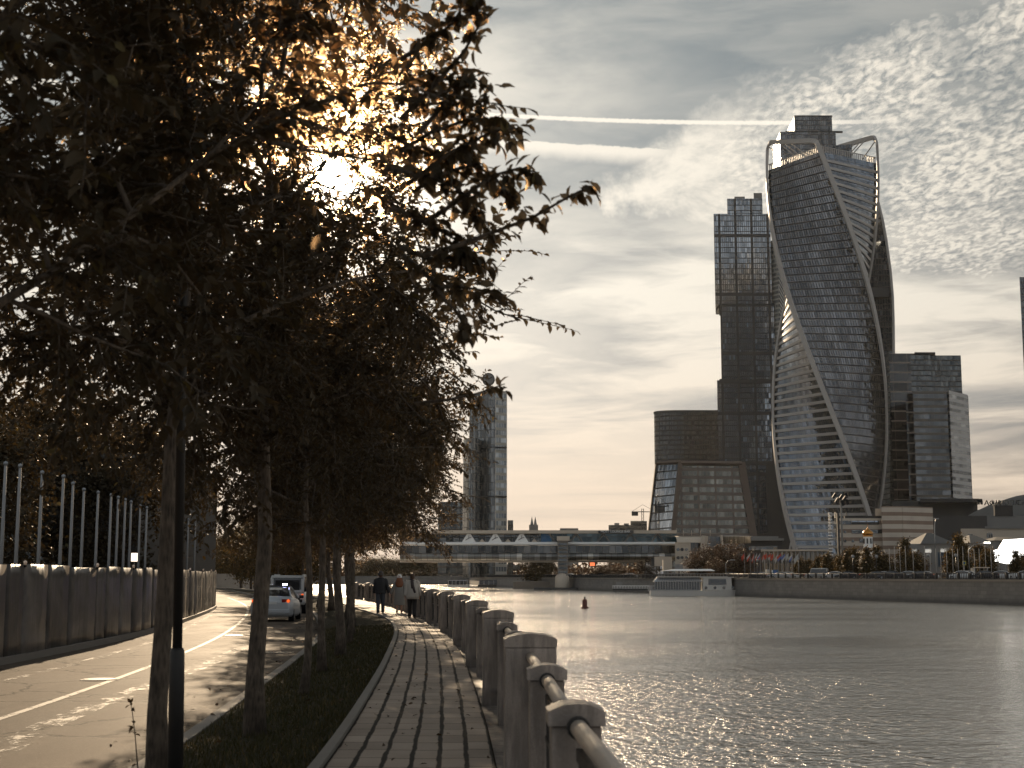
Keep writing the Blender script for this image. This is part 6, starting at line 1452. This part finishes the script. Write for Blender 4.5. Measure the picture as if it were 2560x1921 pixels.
t3 = car('parked_van', 'suv', M['car_white'], 4.6, 1.9, 2.1); t3.location = (X(2070, 1440, 292), 292, FZ); t3.rotation_euler = (0, 0, 1.2); t3['label'] = 'white van on the far embankment left of the small trees'; t3['category'] = 'van'
CU = [(1440, 485), (1465, 480), (1518, 465), (1560, 450), (1585, 442), (1612, 432), (1852, 330), (1880, 325), (1915, 318), (1945, 312), (1980, 306), (2012, 300), (2150, 272), (2178, 268), (2225, 262), (2240, 252), (2262, 250), (2280, 255), (2335, 246), (2385, 243), (2440, 238), (2468, 236), (2498, 232), (2530, 230)]
for i, (u, D) in enumerate(CU):
    dup((t, t2)[(i * 3) % 2 if i % 5 else 1], (X(u, 1440, D), D, FZ), 1.2 + (i % 2) * 3.14, 'car on the far embankment road behind the railing, %s of the line from the left' % ORD[i], 'cars on the far embankment road')
multi('toilet_cabin', 'small blue cabin on the far bank by the flags', 'cabin', [('wall', M['blue'], [(1932, 1946, 1425, 1441, 325, 1.6)]), ('door', M['flag_blue'], [(1936, 1941, 1427, 1441, 324.9, .1)])])
multi('toilet_cabin', 'small pale cabin on the far bank left of the flags', 'cabin', [('wall', M['flag_white'], [(1917, 1924, 1424, 1441, 328, 1.6)]), ('door', M['cream_wall'], [(1919, 1922, 1427, 1441, 327.9, .1)])])
multi('bus_shelter', 'low pale-roofed shelter on the far bank right of the crossing sign', 'shelter', [('roof', M['cream_wall'], [(2432, 2474, 1418, 1420.5, 244, 3)]), ('wall', M['grey_metal'], [(2436, 2438, 1420.5, 1441, 244, 2), (2468, 2470, 1420.5, 1441, 244, 2)])])

# ---------------------------------------------------------------- people on the footpath
def skin_body(name, joints, edges, root, mat_, parent):
    me = bpy.data.meshes.new(name); me.from_pydata([j[:3] for j in joints], edges, []); me.materials.append(mat_)
    o = bpy.data.objects.new(name, me); C.objects.link(o); o.parent = parent
    sk = o.modifiers.new('skin', 'SKIN'); sk.use_smooth_shade = True
    if not me.skin_vertices: pass
    for i, j in enumerate(joints): me.skin_vertices[0].data[i].radius = (j[3], j[4] if len(j) > 4 else j[3])
    me.skin_vertices[0].data[root].use_root = True
    ss = o.modifiers.new('smooth', 'SUBSURF'); ss.levels = 1; ss.render_levels = 2; return o
def loft(name, rings, m_, parent, n=18, sub=True):
    """rings: (cx, cy, z, rx, ry)"""
    mb = MB(); mb.grid([[(cx + rx * math.cos(2 * math.pi * j / n), cy + ry * math.sin(2 * math.pi * j / n), z) for j in range(n)] for cx, cy, z, rx, ry in rings], close=True)
    o = mb.build(name, m_, parent); s_ = o.modifiers.new('thick', 'SOLIDIFY'); s_.thickness = .012; return o
def person(label, loc, rz, H, stride, coat, coat_z, coat_w, trousers, hair=None, hat=None, skirt=0, scarf=False, arm=(0, 0), skinm=None):
    k = H / 1.70; t = thing('person', label, 'person', loc, rz, 'three people walking away on the footpath')
    sw = .20; hp = .09; st = stride
    J = [(0, 0, .93, .13, .11), (0, 0, 1.12, .12, .095), (0, .01, 1.32, .15, .105), (0, .01, 1.44, .09, .075), (0, .015, 1.52, .052, .052), (0, .03, 1.60, .078, .088), (0, .025, 1.67, .06, .07)]
    E_ = [(0, 1), (1, 2), (2, 3), (3, 4), (4, 5), (5, 6)]
    for s in (-1, 1):
        b = len(J); f = st * s
        J += [(s * hp, 0, .86, .095, .10), (s * (hp + .01), f * .5 + .04, .48, .062), (s * (hp + .01), f - .0, .10, .042), (s * (hp + .015), f + .02, .045, .045, .035), (s * (hp + .02), f + .17, .035, .038, .026)]
        E_ += [(0, b), (b, b + 1), (b + 1, b + 2), (b + 2, b + 3), (b + 3, b + 4)]
        b = len(J); af = -st * s * .55; ax = arm[0 if s < 0 else 1]
        hx, hy, hz_ = s * (.27 + ax), af, .82
        J += [(s * .17, .01, 1.40, .060), (s * (.235 + ax * .3), af * .3 - .03, 1.13, .045), (s * (.255 + ax * .8), af * .8, .90, .032), (hx, hy, hz_, .030, .018)]
        E_ += [(3, b), (b, b + 1), (b + 1, b + 2), (b + 2, b + 3)]
        for q_ in range(4):
            c = len(J); o_ = (q_ - 1.5) * .018; ln = [.055, .068, .062, .048][q_]
            J += [(hx + s * .004, hy + o_, hz_ - .045, .009), (hx - s * .006, hy + o_ * 1.1, hz_ - .045 - ln * .6, .008), (hx - s * .022, hy + o_ * 1.1, hz_ - .045 - ln, .0065)]
            E_ += [(b + 3, c), (c, c + 1), (c + 1, c + 2)]
        c = len(J); J += [(hx - s * .012, hy + .036, hz_ - .012, .010), (hx - s * .02, hy + .05, hz_ - .05, .008)]; E_ += [(b + 3, c), (c, c + 1)]
    bo = skin_body('body', [(x, y, z, *r) for x, y, z, *r in J], E_, 0, skinm, t); bo.scale = (k, k, k)
    nose = MB(); nose.prism([(-.014, .10), (.014, .10), (.004, .135), (-.004, .135)], 1.565, 1.60, [(-.006, .10), (.006, .10), (.002, .11), (-.002, .11)]); o = nose.build('nose', skinm, t); o.scale = (k,) * 3
    for s in (-1, 1):
        e_ = MB(); e_.lathe([(.0, .03), (.017, .015), (.018, -.01), (0, -.028)], (s * .078, .02, 1.605), 8, sy=1.4); o = e_.build('ear', skinm, t); o.scale = (k,) * 3
    cz = coat_z
    rg = [(0, .01, 1.50, .075, .07), (0, .01, 1.47, .13, .09), (0, .01, 1.42, .20, .115), (0, .01, 1.30, .215 * coat_w, .135 * coat_w), (0, 0, 1.12, .195 * coat_w, .14 * coat_w), (0, 0, .98, .20 * coat_w, .15 * coat_w)]
    z = .98
    while z - .12 > cz: z -= .12; rg.append((0, 0, z, (.205 + .09 * (.98 - z) * (1 if skirt else .4)) * coat_w, (.155 + .10 * (.98 - z)) * coat_w))
    rg.append((0, 0, cz, rg[-1][3] * 1.01, rg[-1][4] * 1.02)); o = loft('coat', rg, coat, t); o.scale = (k,) * 3
    for s in (-1, 1):
        af = -st * s * .55; ax = arm[0 if s < 0 else 1]
        mb = MB(); mb.tube([(s * .15, .01, 1.44), (s * .20, .005, 1.37), (s * (.238 + ax * .3), af * .3 - .03, 1.13), (s * (.258 + ax * .8), af * .8, .90), (s * (.265 + ax * .9), af * .9, .86)], [.07 * coat_w, .082 * coat_w, .070 * coat_w, .060 * coat_w, .058 * coat_w], 12); o = mb.build('sleeve', coat, t); o.scale = (k,) * 3
        f = st * s; mb = MB(); hp_ = hp + .01
        if trousers: mb.tube([(s * hp * .9, 0, .95), (s * hp, 0, .84), (s * hp_, f * .5 + .04, .48), (s * hp_, f, .12), (s * hp_, f, .07)], [.115, .115, .085, .068, .070], 12); o = mb.build('trouser_leg', trousers, t); o.scale = (k,) * 3
        mb = MB(); mb.grid([[(s * hp_ + a * .048, f + y, z) for a, z in ((-1, .0), (-1, hgt), (-.3, hgt + .02), (.3, hgt + .02), (1, hgt), (1, .0))] for y, hgt in ((-.07, .10), (0, .11), (.08, .07), (.17, .05), (.20, .03))], smooth=True); mb.box(s * hp_, f + .06, -.004, .10, .27, .03); o = mb.build('shoe', M['black'], t); o.scale = (k,) * 3
    if hair:
        mb = MB(); mb.lathe([(0, 1.745), (.06, 1.735), (.093, 1.69), (.10, 1.63), (.092, 1.56), (.075, 1.52)], (0, .008, 0), 16, sy=1.12)
        o = mb.build('hair', hair, t); o.scale = (k,) * 3
        if skirt:
            mb = MB(); mb.grid([[(x * w_, -.07 - .03 * math.cos(x * 1.5), z) for x in np.linspace(-1, 1, 9)] for z, w_ in ((1.62, .09), (1.5, .13), (1.38, .17), (1.25, .15), (1.18, .09))]); s_ = mb.build('long_hair', hair, t); s_.scale = (k,) * 3; sm_ = s_.modifiers.new('thick', 'SOLIDIFY'); sm_.thickness = .05
    if hat:
        mb = MB(); mb.lathe([(0, 1.775), (.045, 1.77), (.088, 1.735), (.108, 1.67), (.110, 1.635), (.116, 1.632), (.116, 1.60), (.106, 1.598)], (0, .02, 0), 18, sy=1.1); o = mb.build('knitted_hat', hat, t); o.scale = (k,) * 3
    if scarf:
        mb = MB(); pts = [Vector((.095 * math.cos(a), .015 + .085 * math.sin(a), 1.475 + .015 * math.sin(a * 2))) for a in [R(20 * j) for j in range(19)]]; mb.tube(pts, .038, 8, cap=False)
        mb.tube([(.0, -.10, 1.46), (.02, -.155, 1.30), (.07, -.165, 1.12), (.12, -.17, .98)], [.05, .055, .05, .04], 8); mb.tube([(-.02, -.10, 1.45), (-.01, -.155, 1.28), (.0, -.16, 1.15)], [.05, .045, .035], 8); o = mb.build('scarf', M['scarf'], t); o.scale = (k,) * 3
    return t
M['skin'] = simple('skin', (.42, .26, .19), .55, bumps=0); M['hair'] = simple('hair', (.05, .028, .015), .5); M['hair_red'] = simple('hair_red', (.16, .06, .025), .45)
M['jacket'] = simple('black_jacket', (.015, .014, .014), .7, bumps=.3); M['jeans'] = simple('jeans', (.05, .055, .065), .8); M['coat_grey'] = simple('coat_grey', (.20, .19, .17), .85); M['coat_light'] = simple('coat_light', (.36, .33, .29), .85)
M['hat_dark'] = simple('hat_dark', (.05, .045, .045), .9, bumps=.4); M['hat_light'] = simple('hat_light', (.55, .55, .53), .9, bumps=.4); M['scarf'] = simple('scarf', (.05, .04, .04), .9); M['trouser_dark'] = simple('trouser_dark', (.03, .027, .027), .85)
def onp(u, v): p = gp(u, v); return (p.x, p.y, 0)
person('person in dark hat and short black jacket with blue jeans, walking', onp(951, 1535), .10, 1.80, .10, M['jacket'], .84, 1.12, M['jeans'], hair=M['hair'], hat=M['hat_dark'], arm=(0, .10), skinm=M['skin'])
person('person in white hat and long belted grey coat with long brown hair', onp(998, 1533), .05, 1.66, .06, M['coat_grey'], .36, .98, None, hair=M['hair_red'], hat=M['hat_light'], skirt=1, arm=(.14, 0), skinm=M['skin'])
person('person in pale oversized coat with a dark scarf hanging down the back', onp(1030, 1546), .02, 1.72, -.13, M['coat_light'], .74, 1.22, M['trouser_dark'], hair=M['hair'], scarf=True, arm=(0, .02), skinm=M['skin'])

# ---------------------------------------------------------------- air
hzm = bpy.data.materials.new('haze'); hzm.use_nodes = True; hn = N(hzm.node_tree); hn.n.clear(); ho = hn.n.new('ShaderNodeOutputMaterial')
pv = hn.n.new('ShaderNodeVolumePrincipled'); pv.inputs['Color'].default_value = (.95, .98, 1.0, 1); pv.inputs['Density'].default_value = .000012; pv.inputs['Anisotropy'].default_value = .3
hn.l.new(pv.outputs[0], ho.inputs['Volume'])
hb_ = MB(); hb_.box(0, 820, 180, 5300, 3000, 372); tag(hb_.build('haze', hzm), kind='stuff')
